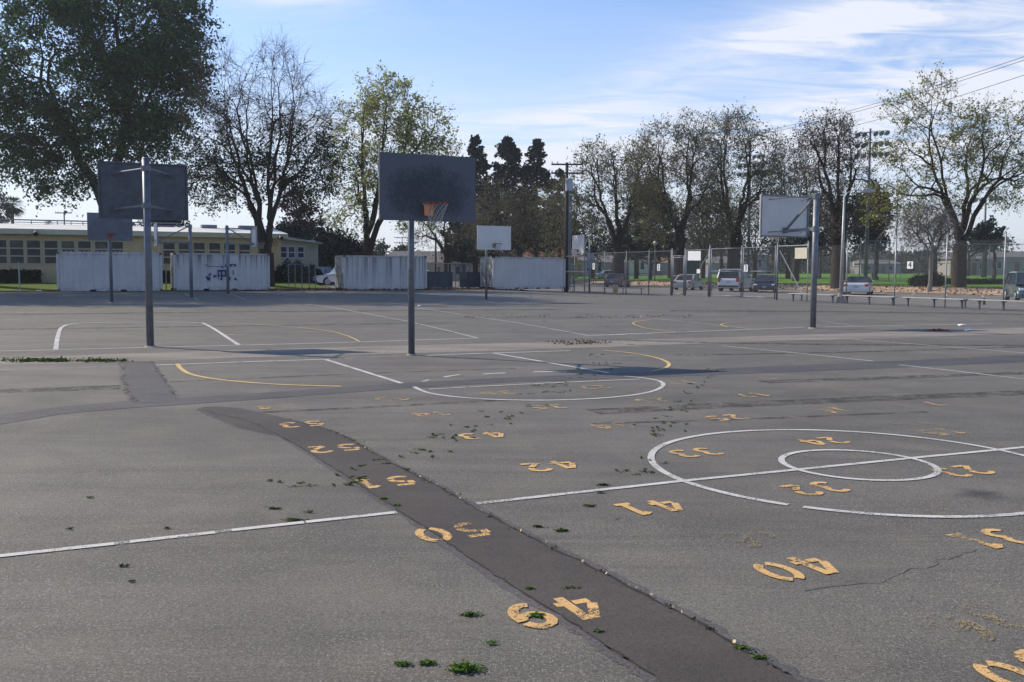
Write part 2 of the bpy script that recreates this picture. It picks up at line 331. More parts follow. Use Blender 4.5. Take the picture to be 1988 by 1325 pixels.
class MB:
    def __init__(s): s.v = []; s.f = []
    def box(s, c, d, rz=0, tilt=None):
        n = len(s.v); Rm = Matrix.Rotation(rz, 3, 'Z')
        if tilt is not None: Rm = tilt
        for z in (-1, 1):
            for x, y in ((-1, -1), (1, -1), (1, 1), (-1, 1)):
                s.v.append(tuple(Vector(c)+Rm @ Vector((x*d[0]/2, y*d[1]/2, z*d[2]/2))))
        s.f += [tuple(n+i for i in q) for q in ((3, 2, 1, 0), (4, 5, 6, 7), (0, 1, 5, 4), (1, 2, 6, 5), (2, 3, 7, 6), (3, 0, 4, 7))]
        return s
    def b2(s, x0, x1, y0, y1, z0, z1): return s.box(((x0+x1)/2, (y0+y1)/2, (z0+z1)/2), (x1-x0, y1-y0, z1-z0))
    def bar(s, p0, p1, w, h=None):
        p0, p1 = Vector(p0), Vector(p1); d = p1-p0; q = d.to_track_quat('X', 'Z').to_matrix()
        return s.box((p0+p1)/2, (d.length, w, h or w), tilt=q)
    def tube(s, p0, p1, r0, r1=None, n=10, cap=True):
        if r1 is None: r1 = r0
        p0, p1 = Vector(p0), Vector(p1); q = (p1-p0).to_track_quat('Z', 'X').to_matrix(); k = len(s.v)
        for p, r in ((p0, r0), (p1, r1)):
            for i in range(n):
                a = 2*math.pi*i/n; s.v.append(tuple(p+q @ Vector((r*math.cos(a), r*math.sin(a), 0))))
        for i in range(n): j = (i+1) % n; s.f.append((k+i, k+j, k+n+j, k+n+i))
        if cap: s.f.append(tuple(k+i for i in reversed(range(n)))); s.f.append(tuple(k+n+i for i in range(n)))
        return s
    def path(s, pts, r, n=8):
        for a, c in zip(pts, pts[1:]): s.tube(a, c, r, r, n)
        return s
    def poly(s, pts): k = len(s.v); s.v += [tuple(p) for p in pts]; s.f.append(tuple(range(k, k+len(pts)))); return s
    def prism(s, pts, a, d):                              # polygon in xz pushed along y from a to d
        k = len(s.v); n = len(pts)
        s.v += [(x, a, z) for x, z in pts]+[(x, d, z) for x, z in pts]
        s.f.append(tuple(range(k, k+n))); s.f.append(tuple(reversed(range(k+n, k+2*n))))
        for i in range(n): j = (i+1) % n; s.f.append((k+j, k+i, k+n+i, k+n+j))
        return s
    def torus(s, c, R, r, axis='Z', n=24, k=6):
        b0 = len(s.v)
        for i in range(n):
            a = 2*math.pi*i/n
            for j in range(k):
                t = 2*math.pi*j/k; rr = R+r*math.cos(t); x, y, z = rr*math.cos(a), rr*math.sin(a), r*math.sin(t)
                if axis == 'Y': x, y, z = x, z, y
                s.v.append((c[0]+x, c[1]+y, c[2]+z))
        for i in range(n):
            for j in range(k): s.f.append((b0+i*k+j, b0+((i+1) % n)*k+j, b0+((i+1) % n)*k+(j+1) % k, b0+i*k+(j+1) % k))
        return s
    def build(s, name, mat, parent=None, smooth=False, bevel=0):
        me = bpy.data.meshes.new(name); me.from_pydata(s.v, [], s.f); me.update()
        bm = bmesh.new(); bm.from_mesh(me); bmesh.ops.recalc_face_normals(bm, faces=bm.faces)
        if bevel: bmesh.ops.bevel(bm, geom=bm.edges[:], offset=bevel, segments=1, affect='EDGES')
        bm.to_mesh(me); bm.free()
        return link(name, me, mat, parent, smooth)
def copy_tree(o, parent=None):
    c = o.copy(); COL.objects.link(c)
    if parent: c.parent = parent
    for ch in [x for x in bpy.data.objects if x.parent == o]: copy_tree(ch, c)
    return c
def text(s, size, mat, parent, loc, rz=0, name='lettering'):
    """upright lettering facing local -y"""
    cu = bpy.data.curves.new('t', 'FONT'); cu.body = s; cu.size = size; cu.align_x = 'CENTER'; cu.align_y = 'CENTER'; cu.extrude = .004
    o = bpy.data.objects.new('t', cu); COL.objects.link(o); bpy.context.view_layer.update()
    me = bpy.data.meshes.new_from_object(o.evaluated_get(bpy.context.evaluated_depsgraph_get()))
    bpy.data.objects.remove(o); me.transform(Matrix.Rotation(math.pi/2, 4, 'X'))
    t = link(name, me, mat, parent); t.location = loc; t.rotation_euler = (0, 0, rz); return t
# ------------------------------------------------------------------ ground sheets
def sheet(name, p0, p1, q0, q1, sp, off, mat, label=None, pl=None, ql=None):
    P = np.array(pl) if pl is not None else np.linspace(p0, p1, max(2, int((p1-p0)/sp)+1))
    Q = np.array(ql) if ql is not None else np.linspace(q0, q1, max(2, int((q1-q0)/sp)+1))
    pp, qq = np.meshgrid(P, Q); z = zpq(pp, qq)+off
    X = pp*CA-qq*SA; Y = pp*SA+qq*CA; n, m_ = len(P), len(Q)
    i = np.arange((m_-1)*n).reshape(m_-1, n)[:, :-1].ravel()
    me = npmesh(name, np.stack([X, Y, z], -1).reshape(-1, 3), np.stack([i, i+1, i+n+1, i+n], -1))
    o = link(name, me, mat, smooth=True); tag(o, label, kind='structure'); return o
ax = [-1100, -500, -200, -100]+list(range(-90, 100, 2))+[110, 140, 200, 260, 400, 700, 1100]
sheet('ground', 0, 0, 0, 0, 0, -.05, M['dirt'], 'bare brown dirt ground under and around the school yard', ax, ax)
sheet('playground', -70, 37.3, -30, 62.3, 1.0, 0, M['asphalt'], 'old grey asphalt playground with worn court lines')
sheet('parking_lot', 37.3, 60, -30, 150, 1.5, -.008, M['asphalt_lot'], 'grey asphalt car park beyond the chain-link fence')
sheet('rear_driveway', 16.5, 37.3, 66.5, 150, 1.5, -.01, M['asphalt_lot'], 'asphalt drive behind the containers and dumpsters')
sheet('school_lawn', -80, 16, 65.5, 76.3, 1.0, .02, M['grass_dry'], 'strip of green lawn in front of the tan building')
sheet('verge', 60.1, 64, -40, 150, .6, .02, M['litter'], 'sunlit tan verge of dry leaves between car park and park lawn')
sheet('park_lawn', 63.6, 600, -150, 520, 8, .05, M['grass'], 'bright green park lawn beyond the car park')
# flat polygons drawn on the yard
def flat(name, pts, mat, off, label, px=True, kind='structure'):
    P = [gp(u, v).xy for u, v in pts] if px else [Vector(p) for p in pts]
    bm = bmesh.new(); vs = [bm.verts.new((p.x, p.y, 0)) for p in P]; bm.faces.new(vs)
    bmesh.ops.triangulate(bm, faces=bm.faces[:])
    me = bpy.data.meshes.new(name)
    ys = [p.y for p in P]; xs = [p.x for p in P]
    if max(ys) > 26:
        for k in range(int(min(xs)), int(max(xs))+1, 2): bmesh.ops.bisect_plane(bm, geom=bm.verts[:]+bm.edges[:]+bm.faces[:], plane_co=(k, 0, 0), plane_no=(1, 0, 0))
        for k in range(int(min(ys)), int(max(ys))+1, 2): bmesh.ops.bisect_plane(bm, geom=bm.verts[:]+bm.edges[:]+bm.faces[:], plane_co=(0, k, 0), plane_no=(0, 1, 0))
    for v_ in bm.verts: v_.co.z = zg(v_.co.x, v_.co.y)+off
    for f in bm.faces:
        if f.normal.z < 0: f.normal_flip()
    bmesh.ops.recalc_face_normals(bm, faces=bm.faces[:])
    bm.to_mesh(me); bm.free(); o = link(name, me, mat); return tag(o, label, kind=kind)
flat('concrete_gutter', [(-60, 698), (0, 696.5), (300, 685), (760, 672), (1140, 663), (1550, 651), (1988, 637), (2100, 634), (2100, 645), (1988, 648.5),
     (1500, 663), (1000, 680.5), (745, 688), (460, 695), (235, 704), (0, 710), (-60, 712)], M['gutter'], .0025, 'pale concrete drainage strip crossing the playground')
seam = [(-40, 812), (0, 806), (120, 790), (250, 779), (340, 774), (500, 764), (780, 744), (1000, 733), (1200, 725), (1400, 716), (1700, 703), (1988, 690), (2100, 686),
        (2100, 698), (1988, 703), (1700, 716), (1400, 728), (1200, 736), (1000, 742), (790, 754), (500, 776), (340, 787), (250, 793), (120, 804), (0, 825), (-40, 832)]
flat('trench_seam', seam, M['seam'], .003, 'long dark strip of trench asphalt across the near court')
flat('asphalt_patch', [(240, 702), (296, 702), (318, 735), (346, 774), (338, 780), (262, 784), (240, 745)], M['seam'], .0045, 'square patch of darker asphalt beside the gutter on the left')
edgeL = [(383, 795), (470, 832), (545, 846), (600, 880), (660, 918), (735, 967), (820, 1022), (948, 1109), (1007, 1146), (1120, 1216), (1200, 1270), (1290, 1328), (1450, 1440)]
edgeR = [(388, 793), (420, 790), (462, 793), (560, 815), (620, 830), (669, 848), (765, 903), (857, 948), (925, 989), (1039, 1049), (1188, 1122), (1348, 1206), (1444, 1263), (1553, 1324), (1740, 1440)]
def shift(pts, du, dv): return [(u+du*(v-700)/600, v+dv*(v-700)/600) for u, v in pts]
def shift_ragged(p, du, dv, sd): return ragged_px(shift(p, du, dv), 6, sd)
def ragged_px(pts, j, seed):
    rnd = random.Random(seed); o = [pts[0]]
    for a, c in zip(pts, pts[1:]):
        n = max(1, int(math.hypot(c[0]-a[0], c[1]-a[1])/14))
        for i in range(1, n+1): k = j*max(.2, (a[1]-760)/400) if i < n else 0; o.append((a[0]+(c[0]-a[0])*i/n+rnd.uniform(-k, k), a[1]+(c[1]-a[1])*i/n+rnd.uniform(-k, k)*.5))
    return o
flat('asphalt_patch', shift_ragged(edgeL, -24, 4, 5)+shift_ragged(edgeR, 26, -4, 6)[::-1], M['patch_edge'], .0022, 'thin feathered border of the diagonal asphalt strip')
def ragged(pts, j, seed):
    rnd = random.Random(seed); o = []
    for a, c in zip(pts, pts[1:]):
        n = max(1, int(math.hypot(c[0]-a[0], c[1]-a[1])/9))
        for i in range(n): k = j*max(.3, (a[1]-700)/400); o.append((a[0]+(c[0]-a[0])*i/n+(rnd.uniform(-k, k) if o else 0), a[1]+(c[1]-a[1])*i/n+(rnd.uniform(-k, k)*.4 if o else 0)))
    return o+[pts[-1]]
flat('asphalt_patch', ragged(edgeL, 4.5, 1)+ragged(edgeR, 3.5, 2)[::-1], M['patch'], .004, 'wide dark brown strip of newer asphalt running diagonally to the foreground')
# ribbons
def ribbon_mesh(name, pts, w, off, closed=False, cl=False):
    P = [Vector(p) for p in pts]; Q = []
    for a, c in zip(P, P[1:]+([P[0]] if closed else [])):
        n = max(1, int((c-a).length/1.0)); Q += [a.lerp(c, i/n) for i in range(n)]
    if not closed: Q.append(P[-1])
    n = len(Q); V = []; Fc = []
    for i, p in enumerate(Q):
        a = Q[i-1] if (i > 0 or closed) else Q[i]; c = Q[(i+1) % n] if (i < n-1 or closed) else Q[i]
        d = (c-a).normalized(); nrm = Vector((-d.y, d.x)); ww = w[i % len(w)] if isinstance(w, list) else w
        for s in (-1, 1): x, y = p+nrm*ww/2*s; V.append((x, y, zg(x, y)+off*.42+(.008 if y > 24 else 0)))
    for i in range(n-(0 if closed else 1)): j = (i+1) % n; Fc.append((2*i, 2*i+1, 2*j+1, 2*j)[::-1])
    return npmesh(name, V, Fc)
def line(pts, label, mat='white_line', w=.055, px=True, closed=False, name='court_line', off=.013):
    P = [gp(u, v).xy for u, v in pts] if px else pts
    if px and P[0][1] > 14:                               # far lines are painted broader; those square to the view most of all
        a_ = Vector(P[-1])-Vector(P[0]); w = w*((.55+1.6*abs(a_.x)/(a_.length+1e-6)) if 'white' in mat else .85)
    o = link(name, ribbon_mesh(name, P, w, off, closed), M[mat]); return tag(o, label, 'painted line', 'painted court lines')
def smooth_px(pts, n=6):                                 # Catmull-Rom through pixel points
    o = []
    for i in range(len(pts)-1):
        p0, p1, p2, p3 = pts[max(i-1, 0)], pts[i], pts[i+1], pts[min(i+2, len(pts)-1)]
        for k in range(n):
            t = k/n; o.append(tuple(.5*(2*p1[a]+(p2[a]-p0[a])*t+(2*p0[a]-5*p1[a]+4*p2[a]-p3[a])*t*t+(3*p1[a]-p0[a]-3*p2[a]+p3[a])*t**3) for a in (0, 1)))
    return o+[pts[-1]]
def arc(c, r, a0, a1, n=40): return [(c[0]+r*math.cos(a0+(a1-a0)*i/n), c[1]+r*math.sin(a0+(a1-a0)*i/n)) for i in range(n+1)]
line([(-60, 1087.5), (222, 1057)], 'white half-way line piece at the far left, ending at a scuffed spot', w=.06)
line([(222, 1057), (252, 1053.5)], 'scuffed grey bit of the left half-way line, left one', 'white_faint', w=.055)
line([(252, 1053.5), (418, 1035)], 'white half-way line piece between the two scuffed grey bits', w=.06)
line([(418, 1035), (450, 1031)], 'scuffed grey bit of the left half-way line, right one', 'white_faint', w=.055)
line([(450, 1031), (590, 1015.5)], 'white half-way line piece right of the scuffed bits', w=.06)
line([(594, 1015), (770, 996)], 'white half-way line piece ending at the dark diagonal strip', w=.06)
line([(925, 979), (1330, 934.5), (1553, 912.5), (1775, 890), (1932, 875), (2150, 853)], 'white half-way line right of the dark diagonal strip, through the centre circles', w=.06)
ctr = (2.90, 7.77)
angc = lambda u, v: math.atan2(gp(u, v).y-7.77, gp(u, v).x-2.90)
line(arc(ctr, 1.70, angc(1558, 987), angc(1528, 983)+2*math.pi, 90), 'large white centre circle on the near court', px=False, w=.06, off=.0142)
line(arc((2.93, 7.765), .62, 0, 2*math.pi, 60)[:-1], 'small white circle inside the large centre circle', px=False, closed=True, w=.055, off=.0154)
line(smooth_px([(804, 752), (830, 763), (880, 771), (960, 776.5), (1060, 778), (1150, 775), (1220, 769), (1265, 761), (1286, 751), (1283, 742), (1255, 735.5), (1214, 731)]), 'white free-throw half circle in front of the grey-board hoop', w=.062)
line([(833, 757), (905, 752.5)], 'short left piece of the white free-throw line', w=.05, off=.0147)
line([(912, 752), (1060, 745), (1243, 737)], 'long right piece of the white free-throw line', w=.05, off=.0147)
line([(633, 699), (780, 745)], 'left white lane line of the near key', w=.06)
line([(958, 686.5), (1182, 725)], 'right white lane line of the near key, crossing the board shadow', w=.06)
line([(300, 709.5), (480, 703), (640, 698)], 'white baseline left of the scuffed grey board hoop', w=.045, off=.0105)
line([(640, 698), (786, 691)], 'white baseline stub just left of the middle pole', 'white_faint', w=.045, off=.0105)
line([(826, 691), (930, 687), (1108, 681.5)], 'white baseline right of the middle pole', w=.04, off=.0105)
line([(-60, 722), (0, 719), (235, 712)], 'worn white baseline at the far left of the near court', 'white_faint', w=.05)
for i, (a, c) in enumerate([((820, 742), (833, 738)), ((862, 733), (892, 728)), ((938, 727), (981, 725)), ((1036, 723), (1100, 722.5))]):
    line([a, c], ['shortest white dash, nearest the left lane line', 'slanting white dash, second in the dashed arc', 'level white dash, third in the dashed arc', 'longest white dash at the right end of the dashed arc'][i], w=.05)
line([(-60, 684), (300, 675), (620, 667), (928, 657)], 'white baseline of the far left court', w=.045)
line(smooth_px([(108, 681), (112, 655), (121, 636), (150, 629), (200, 627.3), (270, 626.5), (340, 626.3), (380, 627.5), (402, 632), (463, 670)], 5), 'white rounded key outline behind the near left hoop', w=.048)
line([(124, 631.5), (250, 629.5), (392, 628.5)], 'thin white line across the far key', 'white_faint', w=.05, off=.016)
line([(593, 591), (650, 599), (790, 624.5), (928, 657)], 'white sideline slanting down to the middle hoop', w=.05, off=.0165)
line([(745, 592), (840, 603), (994, 626), (1140, 652)], 'long white sideline right of the middle hoop', w=.045)
line([(1140, 652.5), (1350, 645), (1560, 637)], 'white baseline running to the right hoop', w=.045, off=.016)
line([(1600, 636), (1780, 632.5), (1925, 629.5)], 'white baseline right of the right hoop', w=.04)
line(smooth_px([(1450, 611), (1330, 611), (1262, 612.5), (1243, 615), (1260, 618.5), (1345, 627), (1478, 642)], 5), 'white key outline on the far right court', w=.045, off=.0192)
line([(1596, 624.5), (1668, 636)], 'short white lane line beside the right pole', w=.045, off=.0185)
line([(1400, 672), (1545, 686), (1696, 702)], 'white line ending at the trench seam on the right', w=.045)
line([(1745, 709), (1870, 723), (2050, 744)], 'white line continuing past the trench seam at the right edge', w=.045)
line([(1660, 660), (1830, 673), (2050, 691)], 'long white sideline below the red cloth', w=.04)
line([(1660, 660), (1830, 653.5), (1975, 648)], 'faint white baseline in the right board shadow', 'white_faint', w=.04, off=.0165)
line([(358, 571), (386, 584)], 'short white line at the foot of the left side hoop', w=.05)
line([(446, 571), (476, 582)], 'short white line at the foot of the right side hoop', w=.05)
line([(1640, 608), (1780, 618), (1925, 629)], 'worn white line on the far right court', 'white_faint', w=.05)
line([(210, 583), (130, 594)], 'broken white line left of the farthest grey hoop', 'white_faint', w=.05)
line(smooth_px([(344, 707), (352, 717), (370, 727), (410, 735.5), (480, 743), (560, 748), (662, 751)]), 'orange-yellow curve on the near court, left of the middle hoop', 'yellow_line', w=.085)
line(smooth_px([(1172, 681), (1230, 687), (1270, 694.5), (1292, 702), (1299, 709), (1290, 716), (1266, 721.5)]), 'orange-yellow curve bending back at the middle board shadow', 'yellow_line', w=.075, off=.0175)
line(smooth_px([(430, 627), (560, 635.5), (630, 643), (672, 652), (698, 664)]), 'yellow curve on the far left court', 'yellow_line', w=.055, off=.018)
line(smooth_px([(1262, 622), (1238, 625), (1229, 629), (1238, 634), (1262, 640), (1310, 646)]), 'small yellow hook on the far right court', 'yellow_line', w=.06, off=.0205)
line(smooth_px([(1440, 627), (1412, 628.5), (1400, 632), (1412, 636.5)]), 'tiny yellow hook right of the larger one', 'yellow_line', w=.06, off=.022)
line(smooth_px([(115, 665), (140, 655), (200, 649), (300, 648), (380, 650), (452, 660)]), 'worn yellow arc crossing the far key', 'yellow_faint', w=.07, off=.017)
line([(833, 755), (980, 750), (1205, 736)], 'worn yellow line just above the white free-throw line', 'yellow_faint', w=.07, off=.0125)
line([(90, 657), (118, 657)], 'tiny yellow dash left of the far key', 'yellow_faint', w=.08)
line([(436, 650.5), (457, 650.5)], 'tiny yellow dash right of the far key', 'yellow_line', w=.10)
# stencilled numbers: strokes in a 2 x 3 cell
def cir(cx, cy, rx, ry, a0, a1, n=8): return [(cx+rx*math.cos(rad(a0+(a1-a0)*i/n)), cy+ry*math.sin(rad(a0+(a1-a0)*i/n))) for i in range(n+1)]
DG = {'0': [cir(1, 1.5, .72, 1.2, 105, 255), cir(1, 1.5, .72, 1.2, -75, 75)],
      '1': [[(1.1, .42), (1.1, 2.75)], [(.5, 2.2), (.98, 2.6)], [(.55, .18), (1.65, .18)]],
      '2': [cir(1, 2.05, .7, .68, 165, -40), [(1.4, 1.35), (.4, .28)], [(.55, .22), (1.75, .22)]],
      '3': [cir(.95, 2.1, .62, .6, 150, -60), cir(.95, .9, .7, .68, 70, -150)],
      '4': [[(1.35, .1), (1.35, 2.75)], [(1.0, 2.7), (.2, 1.15)], [(.2, .85), (1.0, .85)], [(1.6, .85), (1.9, .85)]],
      '5': [[(.45, 2.6), (1.7, 2.6)], [(.45, 2.3), (.45, 1.6)], cir(.9, .95, .75, .72, 95, 5), cir(.9, .95, .75, .72, -15, -140)],
      '6': [cir(1.05, 1.05, .62, .68, 200, 520, 14), cir(1.12, 1.5, .80, 1.22, 70, 200, 10)],
      '7': [[(.25, 2.6), (1.7, 2.6)], [(1.55, 2.35), (.8, .1)]],
      '8': [cir(1, 2.15, .55, .5, 100, 260), cir(1, 2.15, .55, .5, -80, 80), cir(1, .85, .7, .66, 100, 260), cir(1, .85, .7, .66, -80, 80)],
      '9': [cir(.95, 1.95, .62, .68, 20, 340, 14), cir(.88, 1.5, .80, 1.22, -110, 20, 10), cir(.88, 1.5, .80, 1.22, 30, 85)]}
def number(s, c, mat, label, scale=.92, off=.0135):
    u = .118*scale; V = []; Fc = []; wd = .058*scale
    n = len(s)
    for k, ch in enumerate(s):
        dx0 = (k-(n-1)/2)*.285*scale
        for st in DG[ch]:
            P = []
            for a, b_ in st:
                lx = dx0+(a-1)*u*1.0; ly = (b_-1.5)*u*1.08       # read from the far side: turned half round
                P.append(Vector((c[0]-lx*CA+ly*SA, c[1]-lx*SA-ly*CA)))
            me_pts = P; m_ = len(P); b0 = len(V)
            for i, p in enumerate(P):
                a = P[max(i-1, 0)]; d_ = (P[min(i+1, m_-1)]-a).normalized(); nr = Vector((-d_.y, d_.x))
                for sg in (-1, 1): V.append((*(p+nr*wd/2*sg), zg(p.x, p.y)+off*.42+.0006*len(Fc)/40))
            for i in range(m_-1): Fc.append((b0+2*i, b0+2*i+2, b0+2*i+3, b0+2*i+1))
    o = link('painted_number', npmesh('painted_number', V, Fc), M[mat]); return tag(o, label, 'painted number', 'stencilled numbers on the asphalt')
NUM = [(0, 0, '49', 'orange', 'with a weed tuft growing in it'), (0, 1, '50', 'orange', 'half on the dark strip'), (0, 2, '51', 'orange', 'on the dark strip with leaf sprigs beside it'),
       (0, 3, '52', 'orange', 'on the upper dark strip'), (0, 4, '53', 'orange', 'at the top edge of the dark strip'), (0, 5, '54', 'orange_worn', 'just beyond the dark strip'),
       (1, 0, '40', 'orange', 'on bare asphalt above the crack'), (1, 1, '41', 'orange', 'below the half-way line'), (1, 2, '42', 'orange', 'above the half-way line'), (1, 3, '43', 'orange', 'between leaf sprigs'),
       (1, 4, '44', 'orange_worn', 'above the leaf sprigs'), (1, 5, '45', 'orange_worn', 'under the left end of the free-throw arc'), (2, 0, '31', 'orange', 'at the right edge below the large circle'),
       (2, 1, '32', 'orange', 'inside the large circle under the small one'), (2, 2, '33', 'orange', 'inside the left of the large circle'), (2, 3, '34', 'orange_worn', 'left above the large circle'),
       (2, 4, '35', 'orange_worn', 'below the free-throw arc'), (2, 5, '36', 'orange_worn', 'inside the free-throw arc'), (3, 1, '23', 'orange', 'touching the small circle beside the black stain'),
       (3, 2, '24', 'orange', 'inside the top of the large circle'), (3, 3, '25', 'orange', 'above the large circle'), (3, 4, '26', 'orange_worn', 'right of the free-throw arc'), (3, 5, '27', 'orange_worn', 'inside the right of the free-throw arc'),
       (4, 2, '15', 'orange_worn', 'right above the large circle'), (4, 3, '16', 'orange_worn', 'beyond the large circle in the middle'), (4, 4, '17', 'orange_worn', 'beyond 25'), (4, 5, '18', 'orange_worn', 'near the tip of the middle board shadow'),
       (5, 3, '7', 'orange_worn', 'single digit farthest right'), (5, 4, '8', 'orange_worn', 'single digit between 7 and 9'), (5, 5, '9', 'orange_worn', 'single digit beyond 17'), (2, -1, '30', 'orange', 'cut by the bottom right corner of the photo')]
obs = {(0,0):(1080,1190),(0,1):(880,1035),(0,2):(748,938),(0,3):(650,872),(0,4):(587,825),(0,5):(535,791),(1,0):(1548,1105),(1,1):(1265,987),(1,2):(1070,906),(1,3):(937,847),(1,4):(840,805),(1,5):(763,776),
       (2,0):(1930,1048),(2,1):(1585,950),(2,2):(1352,880),(2,3):(1190,828),(2,4):(1065,791),(2,5):(968,764),(3,1):(1870,916),(3,2):(1600,858),(3,3):(1412,812),(3,4):(1268,778),(3,5):(1155,753),
       (4,2):(1830,840),(4,3):(1618,798),(4,4):(1462,768),(4,5):(1322,743),(5,3):(1813,785),(5,4):(1637,757),(5,5):(1490,735),(2,-1):(2010,1306)}
for i, j, s, mt, lb in NUM:
    g = gp(*obs[(i, j)]); number(s, (g.x, g.y), mt, 'orange stencilled number %s painted %s' % (s, lb))
for (u, v), lb in (((1470, 1043), 'ghost of a worn-off orange number above the number 40'), ((1900, 1208), 'ghost of a worn-off number in the lower right of the yard'), ((1090, 880), 'faint ghost number above 42'),
                   ((1840, 998), 'ghost number inside the lower right of the large circle'), ((1770, 822), 'faint ghost number beside 15')):
    g = gp(u, v); number('36', (g.x, g.y), 'orange_ghost', lb, 1.0)
# cracks
def crack(pts, label, w=.02, jit=.02, mat='crack', off=.0145, seed=1):
    rnd = random.Random(seed); P = [gp(u, v).xy for u, v in pts]; Q = []
    for a, c in zip(P, P[1:]):
        n = max(1, int((c-a).length/.07)); Q += [a.lerp(c, k/n)+Vector((rnd.uniform(-jit, jit), rnd.uniform(-jit, jit)))*.5 for k in range(n)]
    o = link('asphalt_crack', ribbon_mesh('asphalt_crack', Q, [rnd.uniform(.25, 1.5)*w for _ in range(97)], off), M[mat]); return tag(o, label, kind='structure')
crack(edgeR[3:-1], 'crack along the right edge of the dark strip', .018, .02, seed=2)
crack([(549, 849)]+edgeL[3:-1], 'crack along the left edge of the dark strip', .010, .02, seed=3)
crack([(400, 796), (412, 803), (470, 815), (505, 828), (540, 845), (560, 858)], 'wandering crack at the top of the dark strip', .012, .04, seed=4)
crack([(1560, 1150), (1640, 1138), (1700, 1130), (1760, 1112), (1830, 1088), (1920, 1066)], 'long thin crack across the right foreground', .008, .06, mat='seam', seed=5, off=.004)
for i, (P_, w_) in enumerate((([(1150, 800), (1500, 783), (1760, 772), (2060, 760)], .42), ([(1480, 742), (1700, 735), (2060, 722)], .35), ([(400, 806), (700, 792), (1000, 776)], .14), ([(1150, 823), (1420, 815), (1800, 800)], .10),
        ([(-60, 641), (300, 636), (900, 627)], .35), ([(1300, 604), (1650, 606), (2060, 612)], .9), ([(-60, 612), (500, 606), (1100, 601)], .6), ([(1180, 660), (1500, 668), (2060, 672)], .4), ([(-60, 762), (150, 755), (235, 752)], .5),
        ([(330, 742), (700, 726), (1000, 716)], .10), ([(1350, 690), (1700, 683), (2060, 672)], .22))):
    Q_ = [gp(a, c).xy for a, c in smooth_px(P_, 5)]; o = link('asphalt_streak', ribbon_mesh('asphalt_streak', Q_, w_, .0035+.0004*i), M['dark_streak']); tag(o, 'dark worn streak running across the asphalt', kind='structure')
crack([(236, 702), (240, 745), (262, 786)], 'ragged left edge of the square patch', .06, .10, mat='dark_streak', seed=8, off=.012)
crack([(296, 702), (318, 735), (348, 776)], 'ragged right edge of the square patch', .05, .08, mat='dark_streak', seed=9, off=.012)
crack([(360, 624), (500, 622), (800, 621), (990, 620), (1200, 617), (1330, 612)], 'thin dark joint across the far courts', .03, .05, seed=6)
m, b = newmat('black_stain'); v = oco(b); s_ = b.n('ShaderNodeSeparateXYZ'); b.put(s_.inputs[0], v)
rr = b.m('SQRT', b.m('ADD', b.m('POWER', s_.outputs[0], 2.0), b.m('POWER', s_.outputs[1], 2.0)))
al = b.m('MULTIPLY', b.ramp(b.m('ADD', rr, b.m('MULTIPLY', b.noise(v, 7, 4), .25)), .33, .10), .55)
finish(m, b, (.035, .034, .034), .8, alpha=al); g = gp(1903, 960)
o = MB(); o.poly([(.32*math.cos(a*.5236), .32*math.sin(a*.5236), 0) for a in range(12)]); o = o.build('stain', m); o.location = (g.x, g.y, .006); tag(o, 'soft black stain on the asphalt right of number 23', kind='structure')
